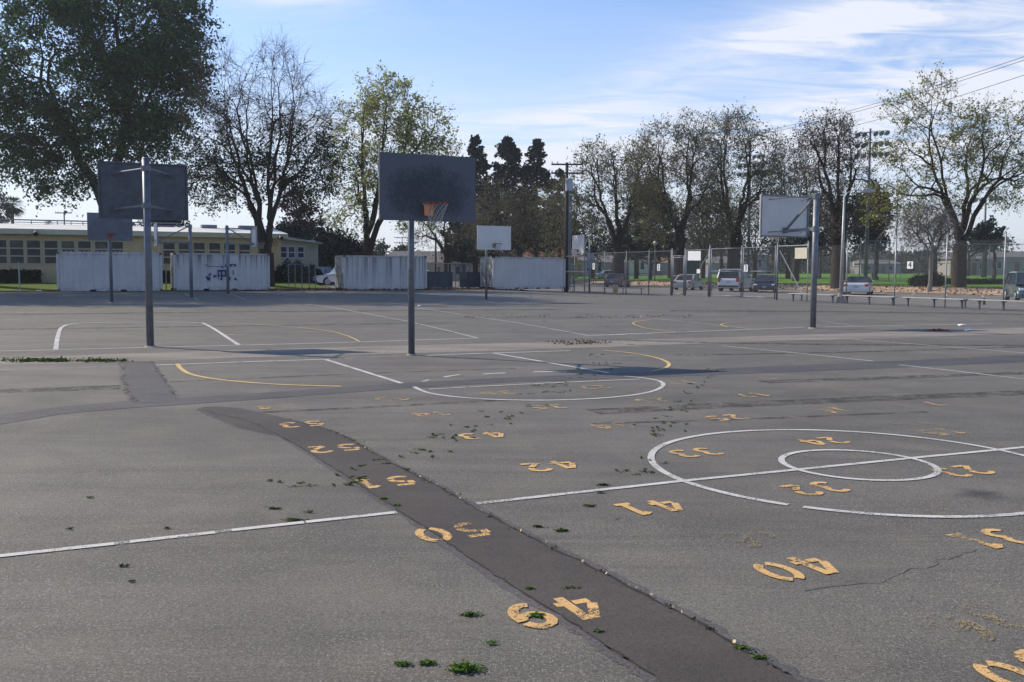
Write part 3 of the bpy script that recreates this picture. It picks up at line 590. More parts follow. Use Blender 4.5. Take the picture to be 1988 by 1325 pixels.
# ------------------------------------------------------------------ hoops
def hoop(u, v, yaw, ub, vtop, vbot, style, board, label, pr=.06, topv=None, net=True, reach=1.0, bw=1.83, rimcol='rim', rimc=None):
    """yaw: direction the board faces. local +y = facing direction, the board hangs 'reach' ahead of the pole"""
    g = gp(u, v); rz = yaw-math.pi/2; t = empty('basketball_hoop', g, rz, label, 'basketball hoop', 'playground basketball hoops')
    f = Vector((math.cos(yaw), math.sin(yaw))); bc = g.xy+f*reach
    zt = zat(ub, vtop, bc.y)-g.z; zb = zat(ub, vbot, bc.y)-g.z; zm = (zt+zb)/2; h = zt-zb
    pt = (zat(u, topv, g.y)-g.z) if topv else zt-.05
    pm = M['galv_dark'] if style == 'bars' else M['galv']
    MB().tube((0, 0, -.05), (0, 0, pt), pr, pr, 16).build('pole', pm, t, True)
    MB().tube((0, 0, pt), (0, 0, pt+.03), pr*1.08, pr*.7, 16).build('pole_cap', pm, t)
    MB().tube((0, 0, 0), (0, 0, .03), pr*1.7, pr*1.3, 14).build('base_collar', M['kerb'], t)
    bd = MB().b2(-bw/2, bw/2, reach-.012, reach+.012, zb, zt).build('backboard', M[board], t)
    fr = MB()
    for x in (-bw/2+.02, bw/2-.02): fr.b2(x-.018, x+.018, reach-.055, reach-.014, zb+.005, zt-.005)
    for z in (zb+.02, zt-.02): fr.b2(-bw/2+.042, bw/2-.042, reach-.05, reach-.014, z-.018, z+.018)
    fr.build('backboard_frame', M['board_back'] if style == 'bars' else M['galv'], t)
    if board.startswith('board_grey') or board == 'board_scuffed':
        MB().b2(-bw/2+.05, bw/2-.05, reach-.024, reach-.0145, zb+.045, zt-.045).build('backboard_rear', M['board_back'], t)
    if style == 'bars':
        for z in (zt-.22, zb+.24):
            MB().tube((0, 0, z-.06), (0, 0, z+.06), pr*1.3, pr*1.3, 14).build('clamp', pm, t)
            for s in (-1, 1):
                MB().tube((s*pr, pr*.6, z), (s*.56, reach-.06, z-.02), .021, .021, 8).build('strut', M['galv'], t)
                MB().box((s*.56, reach-.06, z-.02), (.10, .03, .10)).build('mounting_plate', M['board_back'], t)
    else:
        zl, zu = zb+.20, zt-.12
        MB().bar((0, 0, zl), (0, reach-.06, zl-.02), .07, .09).build('boom', M['galv'], t)
        MB().bar((0, pr, zu), (0, reach-.10, zl+.02), .05, .06).build('brace', M['galv'], t)
        MB().box((0, reach-.07, zl), (.14, .05, .16)).build('mounting_plate', M['galv'], t)
        for s in (-1, 1):
            MB().tube((0, pr, zu+.03), (s*.62, reach-.05, zu-.02), .016, .016, 6).build('strut', M['galv'], t)
            MB().tube((0, reach*.45, zl-.02), (s*.62, reach-.05, zl-.06), .016, .016, 6).build('strut', M['galv'], t)
        for z in (zl, zu): MB().tube((0, 0, z-.07), (0, 0, z+.07), pr*1.25, pr*1.25, 14).build('clamp', M['galv'], t)
    zr = zb+.30
    ry = reach+.15+.23
    rim = MB().torus((0, ry, zr), .23, .011, n=28); rim.tube((-.08, reach+.01, zr), (-.11, ry-.19, zr), .009, n=6).tube((.08, reach+.01, zr), (.11, ry-.19, zr), .009, n=6)
    rim.tube((0, reach+.02, zr-.17), (0, reach+.17, zr-.01), .009, n=6)
    rim.build('rim', M[rimcol], t)
    br = MB().b2(-.085, .085, reach+.0125, reach+.03, zr-.20, zr+.01); br.b2(-.075, .075, reach+.031, reach+.15, zr-.02, zr-.006)
    br.build('rim_bracket', M['bracket_orange' if board == 'board_scuffed' else rimcol], t)
    if net:
        nb = MB(); n = 12; H = .36; lv = 5
        def pt_(i, k): a = 2*math.pi*(i+.5*(k % 2))/n; r_ = .225-.105*min(1, k/3.5); return (r_*math.cos(a), ry+r_*math.sin(a), zr-H*k/lv)
        for k in range(lv):
            for i in range(n):
                nb.tube(pt_(i, k), pt_(i, k+1), .0035, n=3, cap=False); nb.tube(pt_(i, k), pt_(i-1 if k % 2 == 0 else i+1, k+1), .0035, n=3, cap=False)
        nb.build('net', M['net'], t)
    return t
AWAY, TOWARD = GA+math.pi/2, GA-math.pi/2
hoop(292, 674, AWAY, 275, 317, 427, 'bars', 'board_grey', 'nearest left hoop seen from behind, with a dark grey board on four struts', .075, 309)
hoop(799, 690, TOWARD, 832, 301, 430, 'bars', 'board_scuffed', 'middle hoop with a scuffed dark grey board, orange bracket and hanging net', .062)
hoop(1578, 638, AWAY, 1531, 380, 461, 'boom', 'board_white', 'right hoop seen from behind, white board on a boom and diagonal brace', .085, 377, reach=1.35)
hoop(217, 588, TOWARD, 211, 414, 468, 'bars', 'board_grey', 'farther hoop with a blue-grey board in front of the first container', .07, reach=.9, net=False)
hoop(944, 584, TOWARD, 961, 439, 485.5, 'boom', 'board_white', 'distant hoop with a white board facing us, beside the rightmost container', .06)
hoop(372, 580, GA+math.pi, 311, 434, 478, 'boom', 'board_white', 'side-on hoop with its board left of the pole, by the container with the blue emblem', .085, 437, reach=1.65)
hoop(443, 573, GA, 481, 441, 481, 'boom', 'board_white', 'side-on hoop with its board right of the pole, by the container with the blue emblem', .085, 439, reach=1.5)
hoop(1144, 569, GA+math.pi, 1118, 457, 493, 'boom', 'board_white', 'far hoop with a sunlit white board beside the utility pole', .06, 466, reach=1.0)
# ------------------------------------------------------------------ containers
def container(u, v, ln, side, label, end='cont_end', logo=False, crust=False, pockets=((.33, .09), (.62, .09))):
    x, y = onq(u, 63.3); z = zat(u, v, y)
    t = empty('shipping_container', (x, y, z), GA, label, 'shipping container', 'white shipping containers along the yard edge')
    Lc, Wc, Hc = ln, 2.44, 2.44; sm = M[side]
    def corr(a, n, d=.036):
        o = []; pit = a/n
        for i in range(n): o += [(pit*i, d), (pit*(i+.25), d), (pit*(i+.37), 0), (pit*(i+.63), 0), (pit*(i+.75), d)]
        return o+[(a, d)]
    def wall(name, f, prof, z0, z1, mat):
        V = []; Fc = []
        for a, d in prof: V += [f(a, d, z0), f(a, d, z1)]
        for i in range(len(prof)-1): Fc.append((2*i, 2*i+2, 2*i+3, 2*i+1))
        return link(name, npmesh(name, V, Fc), mat, t)
    n = 20
    wall('side_panel', lambda a, d, z: (a+.1, .03+d, z), corr(Lc-.2, n), .16, Hc-.12, sm)
    wall('side_panel', lambda a, d, z: (a+.1, Wc-.03-d, z), corr(Lc-.2, n), .16, Hc-.12, sm)
    wall('end_panel', lambda a, d, z: (Lc-.03-d, a+.1, z), corr(Wc-.2, 8), .16, Hc-.12, sm)
    for a in (0, Lc-.1):
        for c in (0, Wc-.1): MB().b2(a, a+.1, c, c+.1, .15, Hc-.13).build('corner_post', sm, t)
    for a in (-.01, Lc-.16):
        for c in (-.01, Wc-.16):
            for zz_ in (.01, Hc-.13): MB().b2(a, a+.17, c, c+.17, zz_, zz_+.13).build('corner_casting', M['cont_rust'], t)
    rm_ = M['cont_roof'] if side != 'cont' else sm
    for c in (.005, Wc-.065): MB().b2(.17, Lc-.17, c, c+.06, Hc-.12, Hc-.01).build('top_rail', rm_, t)
    for a in (.005, Lc-.065): MB().b2(a, a+.06, .17, Wc-.17, Hc-.12, Hc-.01).build('top_rail', rm_, t)
    xs = [.17]
    for c, w_ in pockets: xs += [Lc*c-.18, Lc*c+.18]
    xs.append(Lc-.17)
    for i in range(0, len(xs), 2):
        MB().b2(xs[i], xs[i+1], .008, .09, .02, .158).build('bottom_rail', sm, t); MB().b2(xs[i], xs[i+1], Wc-.09, Wc-.008, .02, .158).build('bottom_rail', sm, t)
    for i in range(1, len(xs)-1, 2): MB().b2(xs[i]+.001, xs[i+1]-.001, .012, .09, .125, .157).build('fork_pocket_lintel', sm, t)
    MB().b2(.1, Lc-.1, .1, Wc-.1, .03, .15).build('floor_beams', M['dark'], t)
    rf = []; Fc = []; nr = 30
    for i in range(nr+1):
        zz_ = Hc-.035+(.03 if i % 2 else 0); xx = .07+(Lc-.14)*i/nr; rf += [(xx, .07, zz_), (xx, Wc-.07, zz_)]
    for i in range(nr): Fc.append((2*i, 2*i+2, 2*i+3, 2*i+1))
    link('roof_sheet', npmesh('roof_sheet', rf, Fc), M['cont_roof'], t)
    for k in (0, 1):
        y0 = .105+k*1.12; d = MB().b2(.02, .07, y0, y0+1.11, .17, Hc-.13); dd = d.build('door', M[end], t)
        rd = MB()
        for yy in (y0+.3, y0+.8): rd.tube((0, yy, .2), (0, yy, Hc-.16), .018, n=6)
        rd.build('lock_rods', M[end], dd)
        MB().b2(-.03, -.018, y0+.45, y0+.8, 1.0, 1.06).build('handle', M['cont_rust'], dd)
    if crust:
        cr = MB(); k = 22
        for i in range(k):
            a = .2+i*(Lc-.5)/k; cr.prism([(a, Hc-.008), (a+.05, Hc+.06), (a+.16, Hc+.06), (a+.2, Hc-.008)], .07, .5)
        cr.build('roof_corrugation_edge', M['cont_roof'], t)
    if logo:
        def P(a, b_): return (a, b_)
        U0, V0, k = 343.0, 565.0, 1.0
        lg = MB(); kx = Lc/(520-345); kz = 1/29.3
        def q(pts, dy=-.004):
            lg.poly([((uu-345)*kx, dy, (V0-vv)*kz*.985) for uu, vv in pts])
        def zc(a, b_): return (370+a/18.07, 490+b_/18.07)
        shapes = [[(960, 625), (1240, 625), (1270, 660), (1270, 690), (960, 690)], [(1060, 690), (1115, 690), (1115, 990), (1060, 990)], [(1195, 690), (1275, 690), (1275, 870), (1195, 870)],
                  [(1115, 800), (1195, 800), (1195, 870), (1115, 870)], [(960, 690), (985, 690), (985, 930), (960, 910)], [(985, 700), (1060, 690), (1030, 720)], [(985, 740), (1025, 775), (985, 800)],
                  [(985, 800), (1050, 800), (1020, 860), (985, 880)], [(985, 920), (1060, 960), (1060, 990), (975, 940)], [(560, 430), (660, 480), (720, 505), (1100, 510), (1130, 525), (720, 522), (650, 505), (565, 455)],
                  [(1020, 440), (1130, 490), (1160, 550), (1110, 570), (1080, 530), (1120, 500)], [(1210, 425), (1250, 420), (1250, 520), (1180, 515), (1215, 490)], [(1345, 420), (1590, 420), (1560, 435), (1590, 480), (1540, 520), (1500, 520), (1520, 450), (1440, 460), (1420, 520), (1360, 520), (1385, 480)],
                  [(650, 850), (690, 760), (755, 720), (750, 800), (690, 860)], [(580, 840), (640, 870), (750, 900), (710, 930), (715, 1000), (620, 1000), (610, 930), (565, 920)], [(815, 820), (900, 800), (935, 850), (850, 915)],
                  [(1450, 640), (1490, 640), (1500, 800), (1415, 745), (1470, 740)], [(1330, 870), (1385, 880), (1380, 1000), (1340, 1000)], [(1505, 910), (1570, 910), (1590, 965), (1640, 1000), (1510, 990)]]
        for s in shapes: q([zc(*a) for a in s])
        lg.build('blue_emblem', M['logo_blue'], t)
    return t
container(110, 567, 6.06, 'cont', 'white container at the far left with ridged roof edge, behind the blue-grey hoop', crust=True)
container(337, 565, 6.06, 'cont_streaky', 'streak-stained white container with a flaking blue emblem', end='cont', logo=True)
container(667, 564.5, 6.06, 'cont_worn', 'worn white container with rusty door end, behind the middle hoop pole')
container(957, 562.5, 6.06, 'cont_clean', 'cleaner white container right of the dumpsters, beside the utility pole', pockets=((.33, .09), (.45, .09), (.62, .09), (.75, .09)))
# ------------------------------------------------------------------ school buildings
def windows(t, xs, z0, z1, w, rows, yf, fm, pm, rng):
    for x in xs:
        f = MB(); e = .07
        f.b2(x-e, x, yf-.05, yf, z0-e, z1+e).b2(x+w, x+w+e, yf-.05, yf, z0-e, z1+e).b2(x, x+w, yf-.05, yf, z1, z1+e).b2(x, x+w, yf-.07, yf, z0-e, z0)
        hh = (z1-z0)/rows
        for r_ in range(1, rows): f.b2(x, x+w, yf-.045, yf-.004, z0+hh*r_-.05, z0+hh*r_+.03)
        fo = f.build('window', M[fm], t)
        for r_ in range(rows):
            MB().b2(x+.003, x+w-.003, yf-.02, yf-.006, z0+hh*r_+.03, z0+hh*(r_+1)-.05 if r_ < rows-1 else z1).build('pane', M[pm], fo)
QB = 76.2
x0, y0 = onq(546, QB); pE, _ = pq(x0, y0); gz = float(zpq(pE-3, QB+.5))-.1
bt = empty('school_building', (x0, y0, gz), GA, 'long single-storey tan classroom building with white roof and cream window bands', 'school building')
LB = 46.0; zf = lambda u, v: zat(u, v, onq(u, QB)[1])-gz
eb = zf(300, 458.5); et = zf(300, 451); rt = zf(300, 441.5)-.3
MB().b2(-LB, 0, 0, 9.5, 0, eb+.02).build('wall', M['wall_tan'], bt)
MB().b2(-LB-.6, .35, -.75, -.63, eb-.05, et+.02).b2(.35, .45, -.75, 10, eb-.05, et+.02).build('fascia', M['fascia'], bt)
rf = MB().poly([(-LB-.6, -.74, et+.03), (.45, -.74, et+.03), (.45, 4.8, rt+.55), (-LB-.6, 4.8, rt+.55)]).poly([(-LB-.6, 4.8, rt+.55), (.45, 4.8, rt+.55), (.45, 10.2, et+.03), (-LB-.6, 10.2, et+.03)])
rf.poly([(-LB-.6, -.62, eb+.03), (.35, -.62, eb+.03), (.35, 0, eb+.03), (-LB-.6, 0, eb+.03)])
ro = rf.build('roof', M['roof_white'], bt)
MB().b2(-.02, .0, .0, 9.5, eb+.02, et).poly([(.30, -.5, et-.05), (.30, 9.9, et-.05), (.30, 4.7, rt+.45)]).build('gable', M['wall_tan'], bt)
for u in (409, 482): a = onq(u, QB+4.0)[0]; p_, _ = pq(*onq(u, QB+4.0)); MB().b2(p_-pE-.6, p_-pE+.6, 4.2, 5.2, rt+.45, rt+.78).build('roof_vent', M['sign_grey'], ro)
pr_ = MB(); zr_ = rt+.55
pA = pq(*onq(-40, QB+4.8))[0]-pE; pB = pq(*onq(352, QB+4.8))[0]-pE
pr_.tube((pA, 4.8, zr_+.3), (pB, 4.8, zr_+.3), .05, n=6).tube((pA, 4.85, zr_+.12), (pB, 4.85, zr_+.12), .03, n=5)
for k in range(9): a = pA+(pB-pA)*k/8; pr_.tube((a, 4.8, zr_-.05), (a, 4.8, zr_+.3), .035, n=5)
pr_.build('roof_pipe', M['galv_dark'], bt)
wl = lambda u: pq(*onq(u, QB))[0]-pE
zt_, zb_ = zf(100, 468), zf(100, 512.5)
rng = random.Random(4)
windows(bt, [wl(u) for u in (-78, -45, -12, 21, 54, 88, 121, 153, 186, 216)], zb_, zt_, wl(47)-wl(21), 3, -.005, 'frame_cream', 'pane', rng)
windows(bt, [wl(u) for u in (318, 348, 377, 407, 436, 465)], zb_, zt_+.02, wl(340)-wl(318), 3, -.005, 'frame_cream', 'pane', rng)
for u in (72, 541):
    MB().tube((wl(u), -.8, eb+.12), (wl(u)+.05, -1.1, eb-.05), .12, .17, 10).tube((wl(u), -.65, eb+.1), (wl(u), -.8, eb+.12), .04, n=6).build('flood_lamp', M['trim'], bt)
text('400', .62, M['wood'], bt, (wl(529), -.012, zf(529, 474.5)))
# second wing: sloping roofline
Q2 = 88.0; x2, y2 = onq(540, Q2); p2, _ = pq(x2, y2); g2 = float(zpq(18, Q2))
t2 = empty('school_building', (x2, y2, g2), GA, 'beige classroom wing with a sloping roofline and three white-framed windows', 'school building')
z2 = lambda u, v: zat(u, v, onq(u, Q2)[1])-g2; w2 = lambda u: pq(*onq(u, Q2))[0]-p2
MB().prism([(-6, -.1), (w2(618), -.1), (w2(618), z2(618, 471)), (w2(549), z2(549, 459.5)), (-6, z2(549, 459.5)+.4)], 0, 9).build('wall', M['wall_beige'], t2)
MB().prism([(-6.3, z2(549, 459.5)+.42), (w2(549), z2(549, 459)), (w2(624), z2(624, 472)), (w2(624), z2(624, 474)), (w2(618)+.02, z2(618, 471)+.02), (w2(549), z2(549, 459.5)+.01), (-6.3, z2(549, 459.5)+.41)][:4], -.5, 9.4).build('roof', M['fascia'], t2)
windows(t2, [w2(u) for u in (545.5, 561, 579)], z2(570, 500.5), z2(570, 480), w2(556)-w2(545), 2, -.005, 'frame_white', 'pane_dark', rng)
text('300', .62, M['sign_grey'], t2, (w2(606), -.012, z2(606, 483)))
MB().b2(w2(607), w2(617), 1, 2.2, z2(612, 473), z2(612, 466)).build('roof_vent', M['galv_light'], t2)
# ------------------------------------------------------------------ foliage
def leafmesh(name, C, size, rs, flatn=1, aspect=.6):
    """kite-shaped leaf faces centred at C (n,3)"""
    n = len(C); d = rs.normal(size=(n, 3)); d /= np.linalg.norm(d, axis=1)[:, None]
    e = rs.normal(size=(n, 3)); e -= (e*d).sum(1)[:, None]*d; e /= np.linalg.norm(e, axis=1)[:, None]
    d[:, 2] *= flatn; e[:, 2] *= flatn
    s = size*rs.uniform(.6, 1.3, n)[:, None]; a = d*s*.5; b_ = e*s*.5*aspect
    V = np.stack([C-a, C+b_-a*.15, C+a, C-b_-a*.15], 1).reshape(-1, 3)
    return npmesh(name, V, np.arange(4*n).reshape(n, 4))
def tubes(name, segs, k):
    A = np.array([s[0] for s in segs]); C = np.array([s[1] for s in segs]); r0 = np.array([s[2] for s in segs]); r1 = np.array([s[3] for s in segs])
    d = C-A; L_ = np.linalg.norm(d, axis=1)+1e-9; d = d/L_[:, None]
    up = np.where(np.abs(d[:, 2:3]) > .9, np.array([[1., 0, 0]]), np.array([[0, 0, 1.]]))
    x = np.cross(up, d); x /= np.linalg.norm(x, axis=1)[:, None]; y = np.cross(d, x)
    an = np.arange(k)*2*np.pi/k; cs = np.cos(an)[None, :, None]; sn = np.sin(an)[None, :, None]
    ring = x[:, None]*cs+y[:, None]*sn
    V = np.concatenate([A[:, None]+ring*r0[:, None, None], (C+d*(r1*.3)[:, None])[:, None]+ring*r1[:, None, None]], 1).reshape(-1, 3)
    n = len(segs); i = np.arange(k); j = (i+1) % k; f = np.stack([i, j, j+k, i+k], -1)[None]+(np.arange(n)*2*k)[:, None, None]
    return npmesh(name, V, f.reshape(-1, 4))
def tree(u, vbase, D, crowns, label, cat='tree', leaf='lf_olive', nt=350, lpt=14, ls=.3, spread=.5, fork=None, bark='bark', trunk_r=None, twigs=3, twl=.9, seed=1, group=None,
         stems=1, rt=.018, name='tree', zbase=None, lean=None, leafz=None, density_bias=None, droop=0):
    """crowns: (u, v, half width, half height, weight) in picture measure at distance D, turned into real ellipsoids there"""
    rs = np.random.RandomState(seed); k = D/F
    base = Vector(at(u, 527, D)); base.z = zg(base.x, base.y) if zbase is None else zbase
    T = []; wt = sum(c[4] for c in crowns)
    for cu, cv_, ru, rv, w_ in crowns:
        c = np.array(at(cu, cv_, D)); n = max(3, int(nt*w_/wt)); q = rs.normal(size=(n, 3)); q /= np.linalg.norm(q, axis=1)[:, None]
        q *= rs.uniform(.35, 1, n)[:, None]**.5; T.append(c+q*np.array([ru*k, min(ru, rv*1.3)*k*.9, rv*k]))
    T = np.concatenate(T)-np.array(base); segs = []; thin = []; tips = []
    fz = (zat(u, fork, D)-base.z) if fork else 3.0
    fx = 0 if lean is None else (lean-u)*k
    tr = trunk_r or rt*len(T)**.5
    def R(n): return max(rt, tr*(n/len(T))**.58)
    def curve(a, c, d0, r0, r1, small):
        L_ = np.linalg.norm(c-a); m_ = 2 if L_ < 1.2 else (3 if L_ < 3 else 5); ctl = a+d0*L_*.45; prev = a; pr_ = r0
        for i in range(1, m_+1):
            t = i/m_; p = (1-t)**2*a+2*t*(1-t)*ctl+t*t*c
            if i < m_: p = p+rs.normal(size=3)*L_*.022
            r_ = r0+(r1-r0)*t; (thin if max(pr_, r_) < .05 else segs).append((prev, p, pr_, r_)); prev, pr_ = p, r_
        e = c-ctl; return e/(np.linalg.norm(e)+1e-9)
    def rec(a, d0, pts, dep):
        n = len(pts)
        if n <= 2 or dep > 12:
            for p in pts: d = curve(a, p, d0, R(1)*1.1, rt*.5, True); tips.append((p, d))
            return
        if n <= 5 and rs.rand() < .5: groups = [pts[i:i+1] for i in range(n)] if n <= 3 else [pts[:2], pts[2:]]
        else:
            cen = pts.mean(0); X = pts-cen; ax_ = np.linalg.svd(X, full_matrices=False)[2][0]+rs.normal(size=3)*.25
            s = X@ax_; th = np.quantile(s, rs.uniform(.35, .65)); g1, g2 = pts[s <= th], pts[s > th]
            if len(g1) == 0 or len(g2) == 0: g1, g2 = pts[:1], pts[1:]
            groups = [g1, g2]
        for g_ in groups:
            c = g_.mean(0); v_ = c-a; L_ = np.linalg.norm(v_); fr = rs.uniform(.34, .5) if len(g_) > 2 else .55
            bp = a+v_*fr; bp[2] += L_*.04
            if np.linalg.norm(bp-a) < .15: bp = c
            d = curve(a, bp, d0*.75+v_/(L_+1e-9)*.25, R(len(g_)), R(len(g_))*.85, False); rec(bp, d*.8+np.array([0, 0, .25]), g_, dep+1)
    if stems == 1:
        top = np.array([fx, 0, fz]); curve(np.array([0, 0, -.1]), top, np.array([0, 0, 1.]), tr*1.15, tr*.92, False)
        segs.append((np.array([0, 0, -.15]), np.array([0, 0, .5]), tr*1.5, tr*1.12)); rec(top, np.array([fx*.1, 0, 1.]), T, 0)
    else:
        an = np.arctan2(T[:, 1], T[:, 0]+rs.normal(size=len(T))*.01) if stems > 3 else T[:, 0]
        o_ = np.argsort(an); top = np.array([fx, 0, fz]); segs.append((np.array([0, 0, -.1]), top, tr*1.35, tr*1.2))
        for i, g_ in enumerate(np.array_split(o_, stems)):
            a = top+rs.normal(size=3)*tr*.3; pts = T[g_]; c = pts.mean(0); v_ = c-a
            L_ = np.linalg.norm(v_); bp = a+v_*.45; bp[:2] = top[:2]+v_[:2]*.34; bp[2] += L_*.06
            d = curve(a, bp, np.array([v_[0]/L_*.3, v_[1]/L_*.3, 1.]), R(len(pts))*1.15, R(len(pts)), False); rec(bp, d*.8+np.array([0, 0, .3]), pts, 1)
    t = empty(name, base, 0, label, cat, group)
    link('trunk', tubes('trunk', segs, 8), M[bark], t, True)
    tp = np.array([a for a, _ in tips]); td = np.array([b_ for _, b_ in tips])
    tw = list(thin); ends = [[] for _ in tips]
    if twigs:
        for ti, (p, d) in enumerate(zip(tp, td)):
            for _ in range(twigs):
                e = d+rs.normal(size=3)*.55+np.array([0, 0, .15-droop]); e /= np.linalg.norm(e); L_ = twl*rs.uniform(.5, 1.2); mid = p+e*L_*.5+rs.normal(size=3)*.05
                e2 = e+rs.normal(size=3)*.3+np.array([0, 0, -droop]); end = mid+e2*L_*.5; tw.append((p, mid, rt*.55, rt*.4)); tw.append((mid, end, rt*.4, rt*.25)); ends[ti].append((p, mid, end))
    if tw: link('twigs', tubes('twigs', tw, 3), M['twig' if bark != 'bark_pale' else 'bark_pale'], t)
    if lpt:
        keep = np.ones(len(tp), bool)
        if leafz is not None:                             # share of tips in leaf by height (low, high)
            zz_ = (tp[:, 2]-tp[:, 2].min())/(np.ptp(tp[:, 2])+1e-6); keep = rs.rand(len(tp)) < np.interp(zz_, [0, leafz[2], leafz[3], 1], [leafz[0], leafz[0], leafz[1], leafz[1]])
        q = tp[keep]; ki = np.nonzero(keep)[0]
        n = rs.poisson(lpt*rs.uniform(.35, 1.65, len(q)))
        if twigs:
            L3 = []
            for a, m_ in zip(ki, n):
                if m_ == 0: continue
                E_ = np.array(ends[a]); pk = rs.randint(len(E_), size=m_); f = rs.beta(1.6, 1.0, m_)[:, None]*1.15
                P_ = np.where(f < .5, E_[pk, 0]+(E_[pk, 1]-E_[pk, 0])*f*2, E_[pk, 1]+(E_[pk, 2]-E_[pk, 1])*(f*2-1)); L3.append(P_+rs.normal(size=(m_, 3))*spread*.30)
            C = np.concatenate(L3)
        else: C = np.repeat(q, n, 0)+rs.normal(size=(n.sum(), 3))*spread*np.repeat(rs.uniform(.6, 1.4, len(q)), n)[:, None]*np.array([1, 1, .7])
        C[:, 2] -= droop*.5
        link('foliage', leafmesh('foliage', C, ls, rs), M[leaf], t)
    return t
def conifer(u, D, vtop, vbot, hw, label, leaf='lf_cypress', seed=1, lumps=60, lpl=110, ls=.55, zb=None, power=.8, name='conifer', cat='conifer', group=None, tip=.12):
    rs = np.random.RandomState(seed); k = D/F; base = Vector(at(u, 527, D)); base.z = zg(base.x, base.y)
    zt0 = zat(u, vtop, D)-base.z; zb0 = max(.6, zat(u, vbot, D)-base.z); t = empty(name, base, 0, label, cat, group)
    H = zt0-zb0; C = []; hw *= 1.7; segs = [(np.array([0, 0, -.1]), np.array([0, 0, zt0*.96]), .035*zt0*.5+.08, .04)]
    lumps = int(lumps*2.6); lpl = int(lpl*.62)
    for i in range(lumps):
        f = rs.rand()**1.15; r_ = hw*k*((1-f)**power+tip*(1-f)); a = rs.rand()*6.283; rr = r_*rs.uniform(.05, 1)**.45; c = np.array([rr*math.cos(a), rr*math.sin(a), zb0+H*f])
        sz = (.15*hw*k+.2)*rs.uniform(.7, 1.3)*(1-.45*f); n = int(lpl*(1-.5*f)); q = rs.normal(size=(n, 3)); q /= np.linalg.norm(q, axis=1)[:, None]
        C.append(c+q*sz*rs.uniform(.5, 1.05, n)[:, None]*np.array([1.1, 1.1, .8])); segs.append((np.array([0, 0, c[2]-rr*.3]), c, .05, .02))
    link('trunk', tubes('trunk', segs, 6), M['bark'], t, True); C = np.concatenate(C); C = C[C[:, 2] > .1]
    link('foliage', leafmesh('foliage', C, ls, rs), M[leaf], t); return t
def bush(c, dims, label, leaf='hedge', n=2500, ls=.16, seed=1, name='hedge', cat='hedge', group=None, boxy=True, rz=GA):
    rs = np.random.RandomState(seed); q = rs.uniform(-1, 1, (n*3, 3))
    if boxy:
        q[:, 2] = (q[:, 2]+1)/2; m_ = np.max(np.abs(np.stack([q[:, 0], q[:, 1], q[:, 2]*1.0])), axis=0); q = q[m_ > .82][:n]
    else:
        q = q[(np.linalg.norm(q, axis=1) < 1) & (q[:, 2] > -.75)][:n]; r_ = np.linalg.norm(q, axis=1)[:, None]; q = q/r_*np.maximum(r_, .72); q[:, 2] = (q[:, 2]+.75)/1.75
        q *= 1+.12*np.sin(q[:, :1]*9+seed)*np.cos(q[:, 2:]*7)
    C = q*np.array([dims[0]/2, dims[1]/2, dims[2]])+rs.normal(size=q.shape)*.05
    t = empty(name, c, rz, label, cat, group)
    link('foliage', leafmesh('foliage', C, ls, rs), M[leaf], t)
    st = MB()
    for i in range(7): a = rs.uniform(-.4, .4, 2)*dims[:2]; st.tube((a[0]*.3, a[1]*.3, -.1), (a[0], a[1], dims[2]*.8), .04, .015, 5)
    st.build('stems', M['bark'], t)
    if boxy: MB().b2(-dims[0]*.40, dims[0]*.40, -dims[1]*.38, dims[1]*.38, .05, dims[2]*.86).build('inner_foliage', M['hedge'], t)
    return t
#TREES
# left to right
tree(215, 527, 97, [(95, 120, 170, 150, 3.0), (255, 60, 150, 110, 2.6), (300, 170, 100, 85, 1.6), (215, 250, 110, 60, 1.1), (60, 235, 110, 60, 1.0), (290, 262, 70, 40, .5), (120, 345, 70, 38, .5), (60, 300, 60, 40, .4), (-30, 200, 100, 150, 1.0), (180, -60, 190, 90, 1.5), (330, 95, 70, 90, 1.0)],
     'huge dark green tree filling the upper left corner behind the tan building', leaf='lf_dark', nt=1700, lpt=48, ls=.36, spread=.75, fork=440, trunk_r=.75, twigs=4, twl=1.9, seed=11, rt=.03, lean=212)
tree(516, 527, 68.5, [(430, 175, 55, 85, 1.0), (540, 165, 60, 85, 1.2), (600, 240, 55, 75, .9), (480, 250, 70, 80, 1.2), (560, 290, 80, 70, 1.1), (400, 250, 45, 70, .7), (410, 350, 45, 50, .6), (470, 350, 60, 45, .6), (610, 340, 50, 50, .6), (640, 260, 30, 60, .35), (380, 320, 30, 40, .3)],
     'multi-stemmed tree with bare twiggy top, behind the container with the blue emblem', leaf='lf_t2', nt=1150, lpt=24, ls=.21, spread=.42, fork=496, trunk_r=.50, stems=8, twigs=5, twl=1.3, seed=5, leafz=(.9, .03, .25, .52), rt=.016)
tree(716, 527, 76, [(760, 215, 65, 60, 1.2), (700, 260, 60, 70, 1.1), (820, 255, 60, 55, 1.0), (800, 320, 85, 60, 1.1), (690, 350, 55, 60, .8), (740, 330, 60, 60, .8), (680, 420, 40, 35, .35), (850, 300, 40, 50, .5), (735, 180, 40, 40, .4), (800, 400, 60, 45, .5)],
     'light green tree forking low behind the middle board', leaf='lf_light', nt=900, lpt=17, ls=.23, spread=.5, fork=503, trunk_r=.42, stems=3, twigs=3, twl=.9, seed=8, rt=.016, bark='bark')
tree(868, 527, 98, [(820, 440, 40, 35, 1), (880, 430, 60, 45, 1.4), (920, 455, 35, 30, .7), (850, 470, 50, 25, .7)], 'bare small tree above the dumpsters', leaf='lf_olive', nt=260, lpt=2.5, ls=.25, fork=505, trunk_r=.32, twigs=5, twl=1.2, seed=3, stems=3)
conifer(923, 128, 264, 500, 38, 'tall narrow dark conifer just right of the middle board', seed=1, lumps=75)
